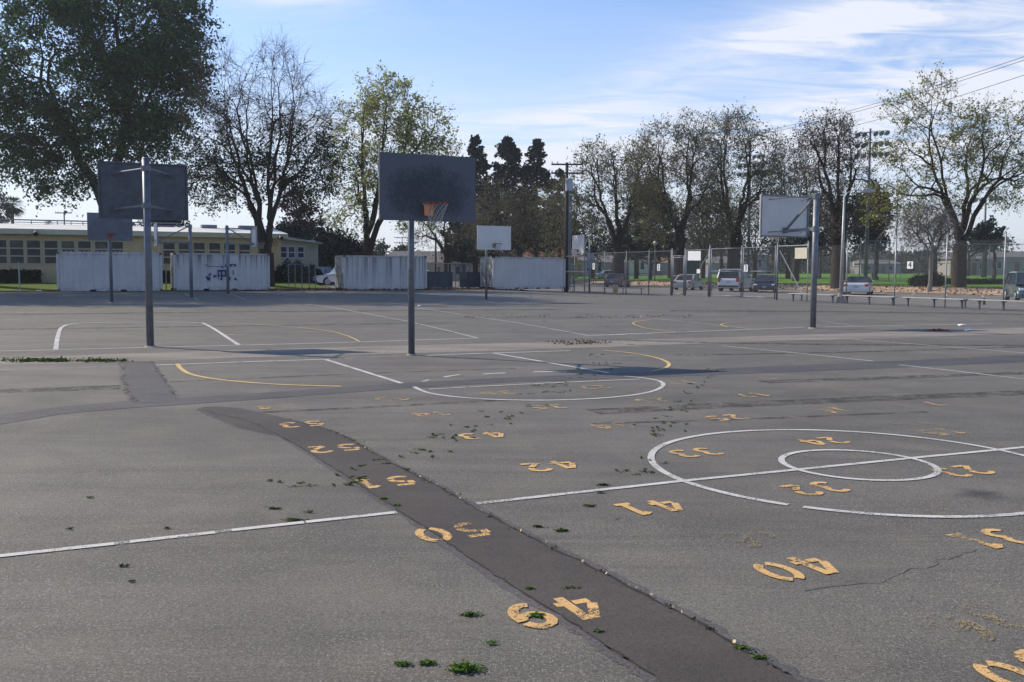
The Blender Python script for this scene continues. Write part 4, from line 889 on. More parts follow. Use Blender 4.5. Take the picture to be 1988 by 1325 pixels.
conifer(985, 135, 271, 480, 44, 'broad dark conifer left of its twin', seed=2, lumps=85, power=.65)
conifer(1041, 135, 275, 480, 34, 'dark conifer right of its broader twin', seed=3, lumps=70, power=.65)
conifer(1086, 150, 330, 480, 26, 'dark conifer behind the utility pole', seed=4, lumps=40)
tree(1010, 527, 112, [(960, 430, 60, 55, 1.2), (1020, 410, 60, 50, 1.2), (1075, 420, 45, 60, 1), (1000, 470, 80, 35, .8), (940, 390, 35, 50, .7)], 'brown-olive bushy tree behind the distant white board', leaf='lf_olive', nt=650, lpt=6, ls=.24, spread=.6, fork=505, trunk_r=.35, stems=5, twigs=5, twl=1.3, seed=21)
tree(1100, 527, 105, [(1090, 400, 35, 50, 1), (1125, 430, 45, 60, 1.2), (1080, 470, 30, 30, .5)], 'thin brown tree behind the utility pole', leaf='lf_olive', nt=300, lpt=6, ls=.3, spread=.55, fork=500, trunk_r=.25, stems=3, twigs=4, twl=1.2, seed=22)
tree(1200, 527, 106, [(1160, 315, 40, 40, 1), (1210, 340, 45, 55, 1.2), (1130, 360, 30, 40, .6), (1250, 330, 35, 60, .8), (1170, 400, 50, 40, .7), (1240, 400, 30, 50, .5)], 'open-crowned tree with crooked dark limbs, beyond the fence sign 1', leaf='lf_olive', nt=560, lpt=12, ls=.24, spread=.55, fork=505, trunk_r=.55, stems=3, twigs=4, twl=1.1, seed=23, rt=.022)
conifer(1262, 135, 350, 500, 40, 'dark evergreen behind the crooked tree', seed=7, lumps=60, power=.5)
tree(1318, 527, 97, [(1290, 290, 60, 50, 1.2), (1350, 310, 55, 60, 1.2), (1250, 340, 45, 55, .9), (1320, 380, 80, 60, 1.2), (1270, 430, 45, 45, .6), (1380, 420, 40, 50, .6), (1340, 250, 35, 30, .4)], 'tall olive tree with two dark trunks behind the silver car', leaf='lf_olive', nt=1000, lpt=9, ls=.22, spread=.5, fork=490, trunk_r=.5, stems=4, twigs=4, twl=1.1, seed=24, rt=.02)
tree(1424, 527, 100, [(1410, 270, 55, 45, 1.1), (1470, 300, 55, 55, 1.1), (1370, 330, 50, 55, .9), (1440, 370, 85, 60, 1.3), (1500, 370, 45, 60, .8), (1390, 430, 50, 45, .7), (1430, 240, 35, 25, .35)], 'tall olive tree with one thick trunk behind the white pickup wagon', leaf='lf_olive', nt=1050, lpt=9, ls=.22, spread=.5, fork=485, trunk_r=.55, stems=4, twigs=4, twl=1.1, seed=25, rt=.02)
tree(1545, 527, 118, [(1520, 330, 50, 50, 1), (1570, 320, 50, 50, 1), (1540, 390, 60, 60, 1.2), (1500, 420, 40, 50, .6)], 'hazy brown tree behind the right hoop board', leaf='lf_far', nt=600, lpt=9, ls=.26, spread=.6, fork=500, trunk_r=.35, stems=4, twigs=5, twl=1.3, seed=26)
tree(1627, 527, 84, [(1620, 260, 35, 40, 1), (1580, 270, 40, 30, .7), (1660, 300, 35, 40, .7), (1600, 350, 50, 50, 1), (1660, 370, 45, 50, .9), (1630, 430, 60, 35, .7)], 'nearly bare tree with twin straight limbs behind the street light', leaf='lf_far', nt=560, lpt=9, ls=.2, spread=.5, fork=480, trunk_r=.52, stems=3, twigs=5, twl=1.1, seed=27, rt=.02)
tree(1620, 527, 125, [(1590, 430, 60, 55, 1), (1650, 430, 50, 45, 1), (1560, 470, 40, 30, .5)], 'dark bushy tree low behind the street light', leaf='lf_cypress', nt=400, lpt=14, ls=.4, spread=.7, fork=500, trunk_r=.35, twigs=2, seed=28)
tree(1700, 527, 130, [(1695, 420, 34, 45, 1.2), (1700, 385, 22, 20, .4), (1690, 460, 30, 25, .5)], 'dark rounded evergreen behind the light poles', leaf='lf_cypress', nt=260, lpt=26, ls=.45, spread=.8, fork=495, trunk_r=.35, twigs=1, seed=29)
tree(1862, 527, 76, [(1930, 260, 75, 65, 1.6), (1960, 350, 70, 55, 1.1), (1740, 390, 60, 45, .9), (1760, 215, 45, 30, .45), (1820, 190, 40, 45, .4), (1780, 290, 55, 50, .6), (1870, 260, 50, 60, .7), (1850, 350, 60, 50, .7), (1720, 300, 30, 30, .2), (2030, 300, 60, 80, 1)], 'big right-hand tree with thick dark trunks and fresh yellow-green leaves', leaf='lf_spring', nt=950, lpt=12, ls=.20, spread=.36, fork=478, trunk_r=.46, stems=5, twigs=4, twl=1.0, seed=30, rt=.02, bark='bark')
tree(1806, 527, 74, [(1800, 420, 50, 30, 1), (1760, 440, 40, 25, .6), (1830, 440, 30, 30, .5)], 'slim pale-barked bare tree left of the big right-hand tree', leaf='lf_far', nt=160, lpt=0, fork=500, trunk_r=.16, twigs=6, twl=1.4, seed=31, bark='bark_pale', droop=.5)
tree(1815, 527, 128, [(1800, 450, 45, 60, 1), (1840, 430, 35, 50, .7)], 'purple-brown bare tree behind the fence sign 4', leaf='lf_far', nt=320, lpt=5, ls=.35, spread=.6, fork=500, trunk_r=.3, twigs=6, twl=1.5, seed=32)
tree(1930, 527, 140, [(1920, 455, 25, 22, 1), (1900, 470, 20, 15, .5)], 'dark shaggy tree below the far floodlight pole', leaf='lf_cypress', nt=120, lpt=16, ls=.5, spread=.8, fork=495, trunk_r=.25, twigs=1, seed=33)
tree(600, 527, 118, [(578, 395, 30, 30, 1), (590, 430, 38, 30, 1.2), (570, 455, 35, 20, .6), (610, 458, 22, 14, .4), (565, 365, 20, 15, .3)], 'purple-brown conifer-like tree behind the beige wing', leaf='lf_purple', nt=300, lpt=16, ls=.4, spread=.55, fork=480, trunk_r=.3, twigs=2, seed=34, lean=590)
tree(655, 527, 112, [(652, 492, 44, 36, 1.5), (635, 470, 22, 18, .3), (680, 500, 25, 25, .4)], 'dark rounded juniper tree right of the beige wing', leaf='lf_cypress', nt=300, lpt=32, ls=.4, spread=.7, fork=515, trunk_r=.3, twigs=0, seed=35)
tree(565, 527, 108, [(565, 455, 28, 15, 1)], 'low dark shrub tree above the beige roof', leaf='lf_cypress', nt=90, lpt=26, ls=.35, spread=.5, fork=500, trunk_r=.2, twigs=0, seed=36)
tree(722, 527, 175, [(720, 492, 32, 22, 1.2), (700, 500, 20, 14, .4)], 'grey-green rounded tree far behind the third container', leaf='lf_fargreen', nt=200, lpt=16, ls=.55, spread=.9, fork=515, trunk_r=.3, twigs=1, seed=37)
tree(785, 527, 170, [(785, 500, 22, 18, 1)], 'small hazy green tree beside the middle pole', leaf='lf_fargreen', nt=110, lpt=14, ls=.55, spread=.9, fork=515, trunk_r=.25, twigs=1, seed=38)
tree(-15, 527, 150, [(-8, 410, 22, 40, 1), (-30, 440, 30, 40, .7)], 'pale green tree cut off by the left edge', leaf='lf_fargreen', nt=160, lpt=14, ls=.5, spread=.8, fork=500, trunk_r=.3, twigs=1, seed=39)
tree(320, 527, 100, [(315, 428, 40, 14, 1)], 'dark low tree showing above the tan roof', leaf='lf_cypress', nt=90, lpt=24, ls=.4, spread=.6, fork=480, trunk_r=.2, twigs=1, seed=40)
tree(1880, 527, 170, [(1930, 470, 30, 10, 1), (1890, 480, 40, 10, .8)], 'low blue-green trees on the right skyline', leaf='lf_fargreen', nt=100, lpt=12, ls=.6, spread=.9, fork=505, trunk_r=.25, twigs=0, seed=41)
for i, (u, D, cr, lf, lb, nt_) in enumerate((
    (1150, 150, [(1150, 455, 38, 42, 1)], 'lf_cypress', 'dark evergreen mass left of fence sign 1', 240), (1235, 150, [(1240, 455, 42, 48, 1)], 'lf_fargreen', 'green bushy tree low between the crooked tree and the silver car', 260),
    (1300, 160, [(1300, 445, 55, 55, 1)], 'lf_olive', 'olive bushy tree low behind the walk-through gate', 300), (1365, 150, [(1370, 440, 50, 58, 1)], 'lf_far', 'brown-grey tree low behind the notice boards', 300),
    (1465, 155, [(1470, 450, 55, 50, 1)], 'lf_fargreen', 'grey-green tree low left of the right hoop', 300), (1530, 145, [(1535, 450, 48, 55, 1)], 'lf_cypress', 'dark tree low behind the tan notice board', 300),
    (1590, 150, [(1590, 440, 48, 60, 1)], 'lf_far', 'brown tree low behind the right hoop pole', 300), (1400, 165, [(1400, 420, 60, 60, 1)], 'lf_olive', 'olive tree filling the gap between the two tall olive trees', 320),
    (1060, 150, [(1060, 455, 48, 50, 1)], 'lf_far', 'brown tree low behind the utility pole', 280), (900, 150, [(905, 470, 40, 40, 1)], 'lf_cypress', 'dark tree low left of the distant white board', 240))):
    tree(u, 527, D, cr, lb, leaf=lf, nt=nt_, lpt=12, ls=.34, spread=1.1, fork=505, trunk_r=.3, stems=3, twigs=2, twl=1.8, seed=60+i)
# two tall trees mostly outside the left edge; their shade lies across the far courts
def free_tree(x, y, crowns, label, seed, nt, tr, **k):
    u = 994+1803*x/y; return tree(u, 527, y, [(994+1803*cx/y, 527.3-1803*(cz-CH)/y, r*1803/y, rz*1803/y, w) for cx, cz, r, rz, w in crowns], label, leaf='lf_dark', nt=nt, lpt=44, ls=.36, spread=1.4, trunk_r=tr, twigs=3, twl=1.7, seed=seed, **k)
free_tree(-47, 57, [(-47, 17, 8, 7, 1.4), (-44, 23, 6, 4, .7), (-50, 20, 7, 6, .8)], 'tall dark green tree standing outside the left edge of the photo', 81, 620, .5, fork=300)
free_tree(-44.5, 67, [(-43, 29, 8.5, 6.5, 1.6), (-38, 27, 5.5, 4.5, .8), (-47, 24, 6, 6, .8)], 'very tall tree at the left edge whose crown joins the huge tree', 82, 760, .6, fork=100)
def palm(u, v, D, s, label, seed):
    rs = np.random.RandomState(seed); base = Vector(at(u, 527, D)); base.z = zg(base.x, base.y); H = zat(u, v, D)-base.z
    t = empty('palm_tree', base, 0, label, 'palm tree'); link('trunk', tubes('trunk', [(np.array([0, 0, -.1]), np.array([0, 0, H]), .3, .22)], 8), M['bark_grey'], t, True)
    fr = MB()
    for i in range(70):
        a = rs.rand()*6.283; e = rs.uniform(-1.2, 1.2); d = Vector((math.cos(a)*math.cos(e), math.sin(a)*math.cos(e), math.sin(e))); L_ = s*(1.0 if e > -.6 else .9); sd_ = d.cross(Vector((0, 0, 1))).normalized()
        p0 = Vector((0, 0, H)); p1 = p0+d*L_*.55; n = 5
        for j in range(n):
            w_ = (j-(n-1)/2)*.22*s; q = p1+d*L_*.45+sd_*w_+Vector((0, 0, -.12*s-abs(w_)*.2)); c = p1+sd_*w_*.35; fr.poly([p1, c+sd_*.06*s, q, c-sd_*.06*s])
        fr.poly([p0, p1+sd_*.03*s, p1-sd_*.03*s])
    fr.build('fronds', M['lf_fargreen'], t); return t
palm(28, 400, 150, 2.1, 'shaggy fan palm above the left end of the roof', 1); palm(97, 436, 260, 1.7, 'small distant palm above the roof', 2); palm(1912, 462, 150, 1.6, 'palm low on the right skyline', 3)
# far woods as one hazy mass
rs = np.random.RandomState(77); C = []
for u in np.arange(640, 2200, 5.0):
    D = rs.uniform(245, 330); h = (62+16*math.sin(u*.011)+14*math.sin(u*.037+1)) if u > 880 else 14+6*math.sin(u*.05)
    if 1700 < u: h = 44+6*math.sin(u*.06)
    c = np.array(at(u, 527, D)); k = D/F; zb0 = zg(c[0], c[1]); n = 230
    C.append(np.stack([c[0]+rs.normal(size=n)*1.9, c[1]+rs.normal(size=n)*3, zb0+rs.uniform(0, 1, n)**.9*h*k*rs.uniform(.6, 1.1)], -1))
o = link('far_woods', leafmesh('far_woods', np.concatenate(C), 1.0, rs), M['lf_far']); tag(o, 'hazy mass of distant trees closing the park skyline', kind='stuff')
# hedges in front of the tan building
def hedge_at(u0, u1, q, v_top, d, label, seed):
    (xa, ya), (xb, yb) = onq(u0, q), onq(u1, q); pa, pb = pq(xa, ya)[0], pq(xb, yb)[0]; pc = (pa+pb)/2; x, y = xy(pc, q); z = zg(x, y); h = zat((u0+u1)/2, v_top, y)-z
    bush((x, y, z), (pb-pa, d, h), label, seed=seed, group='clipped hedges round the tan building')
hedge_at(-60, 78, 75.2, 525, 1.2, 'long clipped dark hedge under the leftmost windows', 1); hedge_at(262, 335, 75.2, 527, 1.2, 'clipped dark hedge in the gap between the first two containers', 2)
hedge_at(521, 543, 74.6, 528, 1.2, 'square dark hedge at the right corner of the tan building', 3)
for (u, v, w_, h_, lb, sd_) in ((566, 553, 2.6, 1.75, 'large rounded dark bush behind the small fence', 4), (596, 556, 2.6, 1.5, 'wide rounded dark bush behind the small fence, nearest the parked cars', 5)):
    x, y = onq(u, 74.5); bush((x, y, zg(x, y)), (w_, 2.0, h_), lb, seed=sd_, boxy=False, name='bush', cat='bush')
for (u, v, w_, h_, lb, sd_) in ((1790, 549, 2.6, 1.0, 'low dark green shrub in the park under the sign 4', 11), (1812, 551, 2.6, 1.2, 'taller dark shrub touching the pale slim tree', 12)):
    g = gp(u, v+6); x, y = onp(u, 66); bush((x, y, zg(x, y)), (w_, 1.8, h_), lb, seed=sd_, boxy=False, name='shrub', cat='shrub')
#FENCES
# ------------------------------------------------------------------ chain-link fence on the right
PF = 36.9; HF = 3.2
def fpost(u): x, y = onp(u, PF); return x, y, zg(x, y)
ft = empty('chain_link_fence', (*onp(1260, PF), 0), 0, 'tall chain-link fence with thin steel posts between playground and car park', 'fence'); fo = Vector(ft.location)
def flocal(q, z): x, y = xy(PF, q); return (x-fo.x, y-fo.y, z)
pst = [(1116, 3.1), (1135, 3.1), (1174, HF), (1216, HF), (1260, HF), (1303, HF), (1568, 3.35), (1644, 3.3), (1738, HF), (1837, HF), (1950, HF), (2080, HF), (2230, HF)]
pst_tall = {1738: 3.45, 1644: 3.35, 1837: 3.45, 1950: 3.4}
for u, h_ in pst:
    x, y, z = fpost(u); hh = pst_tall.get(u, h_); right = u > 1500
    MB().tube((x-fo.x, y-fo.y, z-.05), (x-fo.x, y-fo.y, z+hh),   .036, .036, 8).tube((x-fo.x, y-fo.y, z+hh), (x-fo.x, y-fo.y, z+hh+.04), .05, .02, 8).build('post', M['galv_light'] if right else M['galv_dark'], ft, True)
qv = lambda u: pq(*onp(u, PF))[1]
def mesh_panel(name, qa, qb, z0, z1, parent, off=(0, 0)):
    x, y = xy(PF+.0, qa); me = MB().poly([(0, 0, z0), (abs(qb-qa), 0, z0), (abs(qb-qa), 0, z1), (0, 0, z1)])
    o = me.build(name, M['chain'], parent); o.location = (x-parent.location.x, y-parent.location.y, 0); o.rotation_euler = (0, 0, GA+math.pi/2 if qb > qa else GA-math.pi/2); return o
mesh_panel('mesh', qv(1303), qv(1116), .08, 3.05, ft); mesh_panel('mesh', qv(2230), qv(1509), .08, 3.12, ft)
MB().tube(flocal(qv(1303), 3.08), flocal(qv(1116), 3.08), .022, n=6).build('top_rail', M['galv_dark'], ft)
MB().tube(flocal(qv(1568), 3.15), flocal(qv(1509), 3.15), .03, n=6).build('top_rail', M['galv_light'], ft)
MB().tube(flocal(qv(1513), 2.9), flocal(qv(1560), .35), .03, n=6).build('brace', M['galv_light'], ft)
# gates
def gate(u0, u1, h_, label, rails, leaf=True, name='chain_link_gate', dp=0, mid=True, extra=None):
    qa, qb = qv(u0), qv(u1); x, y = xy(PF+dp, qa); t = empty(name, (x, y, 0), GA+math.pi/2, label, 'gate'); Lg = qb-qa   # negative: towards the camera
    fr = MB(); r_ = .032
    fr.tube((0, 0, .05), (0, 0, h_), r_, n=8).tube((Lg, 0, .05), (Lg, 0, h_), r_, n=8)
    for z in rails: fr.tube((0, 0, z), (Lg, 0, z), r_*.85, n=8)
    if extra: fr.tube(*extra(Lg), r_*.7, n=6)
    fr.build('gate_frame', M['galv'], t, True)
    o = MB().poly([(0, .01, .1), (Lg, .01, .1), (Lg, .01, h_-.03), (0, .01, h_-.03)]).build('mesh', M['chain'], t)
    for z in (.5, h_-.5): MB().box((0, -.03, z), (.05, .06, .12)).build('hinge', M['trim'], t)
    return t
for u, lb in ((1305, 'left post of the walk-through gate'), (1330, 'post between the walk-through gate and the braced panel'), (1378, 'left post of the double gate'), (1509, 'thick post at the right end of the double gate')):
    x, y, z = fpost(u); h_ = 3.35 if u > 1350 else 3.2; r_ = .042 if u < 1350 else .055
    t = empty('gate_post', (x, y, 0), 0, lb, 'fence post', 'gate posts'); MB().tube((0, 0, -.05), (0, 0, h_), r_, n=10).build('post', M['galv'], t, True); MB().tube((0, 0, h_), (0, 0, h_+.05), r_*1.15, r_*.4, 10).build('cap', M['galv'], t)
gate(1307, 1327.5, 2.75, 'narrow walk-through gate in the fence, left of the two white notice boards', (.12, 1.35, 2.6, 2.72))
gate(1332, 1375.5, 3.1, 'fixed fence panel with diagonal brace under the two white notice boards', (3.08,), name='fence_panel', extra=lambda L_: ((0, 0, .3), (L_, 0, 2.85)))
gate(1381, 1439.5, 3.15, 'left leaf of the tall double gate in front of the white pickup wagon', (.12, 1.68, 3.12))
gate(1443, 1505, 3.15, 'right leaf of the tall double gate in front of the dark hatchback', (.12, 1.68, 3.12))
# signs on the fence
def sign(u, v, w_, h_, mat, label, s=None, name='sign', dp=-.06, ts=.3):
    x, y = onp(u, PF+dp); z = zat(u, v, y); t = empty(name, (x, y, z), GA-math.pi/2, label, 'sign'); t.rotation_euler = (0, 0, GA-math.pi/2)
    MB().b2(-w_/2, w_/2, -.006, .006, -h_/2, h_/2).build('panel', M[mat], t)
    if s: text(s, ts, M['black'], t, (0, -.012, 0), name='numeral')
    for zz_ in (-.4, .4):
        MB().b2(-.015, .015, .006, .05, zz_*h_-.01, zz_*h_+.01).build('clip', M['galv'], t)
    return t
sign(1152.5, 517.5, .34, .50, 'sign', 'small white fence sign with the numeral 1, nearest the utility pole', '1', ts=.50)
sign(1278.6, 519.5, .36, .46, 'sign', 'small white fence sign with the numeral 2, left of the walk-through gate', '2', ts=.48)
sign(1448, 521, .36, .42, 'sign', 'small white sign reading 3 on the double gate', '3', dp=-.12, ts=.46)
sign(1766.5, 515, .36, .36, 'sign', 'small white fence sign with the numeral 4, right of the white convertible', '4', ts=.42)
sign(1341, 497, .72, .62, 'sign', 'left one of the two white notice boards over the fence panel'); sign(1353.5, 497, .72, .62, 'sign', 'right one of the two white notice boards over the fence panel')
sign(1554, 492, .98, .62, 'sign_tan', 'sun-bleached tan notice board left of the right hoop pole'); sign(1356, 527, .36, .28, 'sign', 'little white notice beside the diagonal brace'); sign(1372.5, 530.5, .3, .5, 'sign_grey', 'grey panel left of the double gate')
sign(1654, 513, .26, .24, 'sign_tan', 'small yellowish notice right of the street light')
# benches in front of the fence
def bench(x, y, z, rz, ln, label, n=3, dual=True, w_=.32, h_=.45):
    t = empty('bench', (x, y, z), rz, label, 'bench', 'benches along the fence')
    MB().b2(-ln/2, ln/2, -w_/2, w_/2, h_-.045, h_).build('seat', M['bench'], t, bevel=.008)
    for i in range(n):
        a = -ln/2+.22+(ln-.44)*i/(n-1)
        MB().b2(a-.03, a+.03, -.035, .035, 0, h_-.095).b2(a-.035, a+.035, -w_*.42, w_*.42, h_-.09, h_-.047).build('leg', M['bench_leg'], t)
    return t
jd = GA+math.pi/2
for (u0, u1, lb, n) in ((1536, 1624, 'bench partly hidden by the right hoop pole', 3), (1640, 1742, 'bench in front of the white convertible', 3), (1758, 1878, 'bench below the fence sign 4', 3), (1896, 2010, 'bench at the right edge of the photo', 3)):
    (xa, ya), (xb, yb) = onp(u0, PF-.75), onp(u1, PF-.75); ln = math.hypot(xa-xb, ya-yb); bench((xa+xb)/2, (ya+yb)/2, 0, jd, ln, lb, n)
for (u, lb) in ((1596, 'low rear bench behind the right hoop pole'), (1690, 'low rear bench behind the second bench'), (1816, 'low rear bench behind the third bench'), (1935, 'low rear bench behind the last bench')):
    x, y = onp(u, PF-1.75+2.2); bench(x, y, 0, jd, 3.6, lb, 2, w_=.26, h_=.42)
x, y = onp(1210, PF-1.2); ob = bench(x, y, zg(x, y), jd, 3.1, 'bench with a paper bag near the dark blue sedan', 3)
ob.rotation_euler = (0, 0, rad(-4)); ob.location.y -= 0; x, y = onp(1194, PF-1.0)
t = empty('paper_bag', (x, y-.3, zg(x, y)), .3, 'tan paper bag beside the far bench', 'bag'); MB().prism([(-.16, 0), (.16, 0), (.19, .62), (.1, .66), (0, .60), (-.1, .67), (-.19, .62)], -.12, .12).build('bag', M['bag'], t)
for u, lb in ((1913, 'dark litter bottle standing beyond the last benches'),):
    x, y = onp(u, 42); t = empty('litter_bottle', (x, y, 0), 0, lb, 'bottle'); MB().tube((0, 0, 0), (0, 0, .22), .07, .07).tube((0, 0, .22), (0, 0, .34), .07, .03).build('body', M['wood_pole'], t)
# ------------------------------------------------------------------ vehicles
def car(x, y, z, head, L_, W_, H_, mat, label, kind='sedan', glass='carglass', cat='car', top=None, name='parked_car'):
    """local +y = forward"""
    t = empty(name, (x, y, z), math.atan2(-head[0], head[1]), label, cat, 'cars parked in the lots')
    h = H_; hl = L_/2; wr = .33 if kind != 'suv' else .39; gc = .2 if kind != 'suv' else .30; belt = {'sedan': .62, 'hatch': .62, 'suv': .60, 'van': .58, 'open': .66}[kind]*h; f1, r1 = hl-wr-.50, -hl+wr+.55
    def arch(c): return [(c+math.cos(a)*(wr+.06), wr+math.sin(a)*(wr+.06)) for a in [math.pi*k/8 for k in range(9)]]
    hood = belt*.90; trunk = belt*(.98 if kind in ('sedan', 'open') else 1.0)
    prof = [(hl-.06, gc+.05), (hl, gc+.22), (hl-.02, hood*.72), (hl-.22, hood*.93), (hl-.95, hood), (hl-1.25, belt), (-hl+.75, belt*1.01), (-hl+.15, trunk), (-hl+.02, trunk*.86), (-hl, gc+.25), (-hl+.08, gc+.05)]
    low = [(r1-wr-.06, gc)]+list(reversed(arch(r1)))+[(r1+wr+.06, gc)]
    low = low+list(reversed(arch(f1)))
    prof = prof+[(-hl+.1, gc)]+low[1:-1]+[(f1+wr+.06, gc)]
    bm = bmesh.new(); lay = []
    for sx, k, dz_ in ((-W_/2, .955, .012), (-W_/2+.07, 1, 0), (W_/2-.07, 1, 0), (W_/2, .955, .012)):
        lay.append([bm.verts.new((sx*(1-.09*max(0, abs(a)/hl-.55)/.45), a*(.985 if k < 1 else 1), b_*(k if b_ > wr*1.4 else 1))) for a, b_ in prof])
    n = len(prof)
    for A_, B_ in zip(lay, lay[1:]):
        for i in range(n): j = (i+1) % n; bm.faces.new((A_[i], A_[j], B_[j], B_[i]))
    bm.faces.new(lay[0]); bm.faces.new(lay[-1]); bmesh.ops.triangulate(bm, faces=[f for f in bm.faces if len(f.verts) > 4]); bmesh.ops.recalc_face_normals(bm, faces=bm.faces[:])
    me = bpy.data.meshes.new('body'); bm.to_mesh(me); bm.free(); body = link('body', me, mat, t)
    # cabin
    cab = {'sedan': [(hl-1.25, 0), (hl-2.0, 1), (-hl+1.35, 1), (-hl+.62, 0)], 'hatch': [(hl-1.05, 0), (hl-2.0, 1), (-hl+1.0, .96), (-hl+.2, 0)], 'suv': [(hl-1.5, 0), (hl-2.05, 1), (-hl+.35, 1), (-hl+.12, 0)],
           'van': [(hl-.75, 0), (hl-1.9, 1), (-hl+.45, 1), (-hl+.12, 0)], 'open': [(hl-1.55, 0), (hl-2.2, 1), (-hl+1.55, .95), (-hl+.75, 0)]}[kind]
    ww = W_/2-.06; wt_ = ww*(.80 if kind != 'suv' else .87); zr_ = h-.06
    V = []
    for sx in (-1, 1):
        for a, f in cab: V.append((sx*(ww+(wt_-ww)*f), a, belt*.995+(zr_-belt)*f))
    g_ = MB(); g_.v = V; g_.f = [(0, 1, 5, 4), (1, 2, 6, 5), (2, 3, 7, 6), (0, 3, 2, 1), (4, 5, 6, 7), (0, 4, 7, 3)]; g_.build('windows', M[glass], t)
    rm = top or mat; rb = MB(); a1, a2 = cab[1][0], cab[2][0]; f2 = cab[2][1]
    z2_ = belt+(zr_-belt)*f2
    rb.v = [(-wt_-.015, a1+.03, zr_+.002), (wt_+.015, a1+.03, zr_+.002), (wt_+.015, a2-.03, z2_+.002), (-wt_-.015, a2-.03, z2_+.002), (-wt_*.86, a1-.18, zr_+.055), (wt_*.86, a1-.18, zr_+.055), (wt_*.86, a2+.15, z2_+.055), (-wt_*.86, a2+.15, z2_+.055)]
    rb.f = [(3, 2, 1, 0), (4, 5, 6, 7), (0, 1, 5, 4), (1, 2, 6, 5), (2, 3, 7, 6), (3, 0, 4, 7)]; rb.build('roof', rm, t)
    for sx in (-1, 1):
        def P(f, a, o=.008): return Vector((sx*(ww+(wt_-ww)*f+o), a, belt*.995+(zr_-belt)*f))
        MB().bar(P(0, cab[0][0]), P(1, cab[1][0]), .06, .05).build('pillar', rm, t); MB().bar(P(0, cab[3][0]), P(f2, cab[2][0]), .11, .05).build('pillar', rm, t)
        mid = (cab[1][0]+cab[2][0])/2-.05; MB().bar(P(0, mid), P(.98, mid), .05, .07).build('pillar', rm, t)
    for sx in (-1, 1):
        MB().box((sx*(ww+.13), cab[0][0]-.28, belt+.09), (.16, .09, .13)).build('mirror', mat, t, bevel=.02)
        MB().b2(min(sx*(W_/2-.36), sx*(W_/2-.08)), max(sx*(W_/2-.36), sx*(W_/2-.08)), hl-.16, hl-.035, hood*.70, hood*.86).build('headlight', M['lamp_white'], t, bevel=.03)
        hz = (trunk*.70, trunk*.92) if kind not in ('suv', 'van') else (belt*.72, belt*1.0)
        MB().b2(min(sx*(W_/2-.34), sx*(W_/2-.09)), max(sx*(W_/2-.34), sx*(W_/2-.09)), -hl-.008, -hl+.12, *hz).build('tail_light', M['lamp_red'], t, bevel=.02)
        for c in (f1, r1):
            w = MB().tube((sx*(W_/2-.24), c, wr), (sx*(W_/2-.015), c, wr), wr, wr*.98, 20).build('wheel', M['rubber'], t)
            MB().tube((sx*(W_/2-.02), c, wr), (sx*(W_/2-.004), c, wr), wr*.64, wr*.60, 14).build('rim', M['alloy'], w)
    MB().b2(-W_/2+.14, W_/2-.14, -hl-.03, -hl+.05, gc+.08, gc+.20).b2(-W_/2+.14, W_/2-.14, hl-.05, hl+.03, gc+.06, gc+.17).build('bumper', M['trim'] if kind in ('suv',) else mat, t)
    MB().b2(-.17, .17, -hl-.035, -hl-.01, trunk*.62, trunk*.76).build('number_plate', M['plate'], t)
    MB().b2(-.17, .17, hl+.0, hl+.035, gc+.20, gc+.32).build('number_plate', M['plate'], t)
    MB().b2(-.45, .45, hl-.06, hl-.012, hood*.60, hood*.72).build('grille', M['trim'], t)
    return t
hd_ = lambda deg: (math.sin(rad(deg)), math.cos(rad(deg)))
def carat(u, v, *a, **k): g = gp(u, v); return car(g.x, g.y, zg(g.x, g.y), *a, **k)
x, y = onp(1200, 51.5); car(x, y, 0, hd_(22), 4.6, 1.8, 1.45, carp('dark_blue_car_paint', (.035, .045, .085)), 'dark blue sedan seen from behind, near the far bench with the bag')
x, y = onp(1338, 50.5); car(x, y, 0, hd_(27), 4.5, 1.78, 1.42, carp('silver_car_paint', (.40, .41, .37)), 'silver sedan seen from behind through the walk-through gate')
x, y = onp(1430, 50.5); car(x, y, 0, hd_(29), 5.0, 1.98, 1.90, carp('white_truck_paint', (.48, .49, .53)), 'white pickup wagon with dark rear window behind the double gate', 'suv', cat='pickup truck')
x, y = onp(1487, 50.8); car(x, y, 0, hd_(198), 4.3, 1.82, 1.42, carp('dark_navy_paint', (.022, .026, .045)), 'dark hatchback facing us behind the right gate leaf', 'hatch')
x, y = onp(1668, 52.5); car(x, y, 0, hd_(25), 4.6, 1.84, 1.36, carp('white_paint', (.60, .60, .62)), 'white convertible with black soft top beside the street light', 'open', top=M['trim'])
x, y = onp(1998, 50.0); car(x, y, 0, hd_(199), 4.9, 1.95, 1.72, carp('teal_van_paint', (.045, .10, .105)), 'teal minivan cut off by the right edge', 'van', cat='minivan')
cx, cy = onp(1183, 82); car(cx, cy, zg(cx, cy), hd_(75), 4.6, 1.8, 1.4, carp('far_silver_paint', (.55, .56, .57)), 'pale car far off on the park grass behind the dark blue sedan')
pc = pq(*onq(668, 74))[0]
for k, (mt, kd, lb) in enumerate((((.68, .68, .70), 'suv', 'white car half hidden by the third container, nearest of the left lot'), ((.04, .05, .09), 'sedan', 'dark blue car second in the left lot row'), ((.45, .46, .47), 'sedan', 'silver car in the middle of the left lot row'),
                                ((.30, .34, .36), 'van', 'silver-blue van fourth in the left lot row'), ((.20, .28, .28), 'sedan', 'pale teal car farthest in the left lot row'))):
    x, y = xy(pc-.4-1.15*k, 73.5+2.75*k); car(x, y, zg(x, y), hd_(243+2*k), 4.4, 1.8, 1.72 if kd in ('suv', 'van') else 1.46, carp('lot_car_paint', mt), lb, kd, 'carglass_sky')
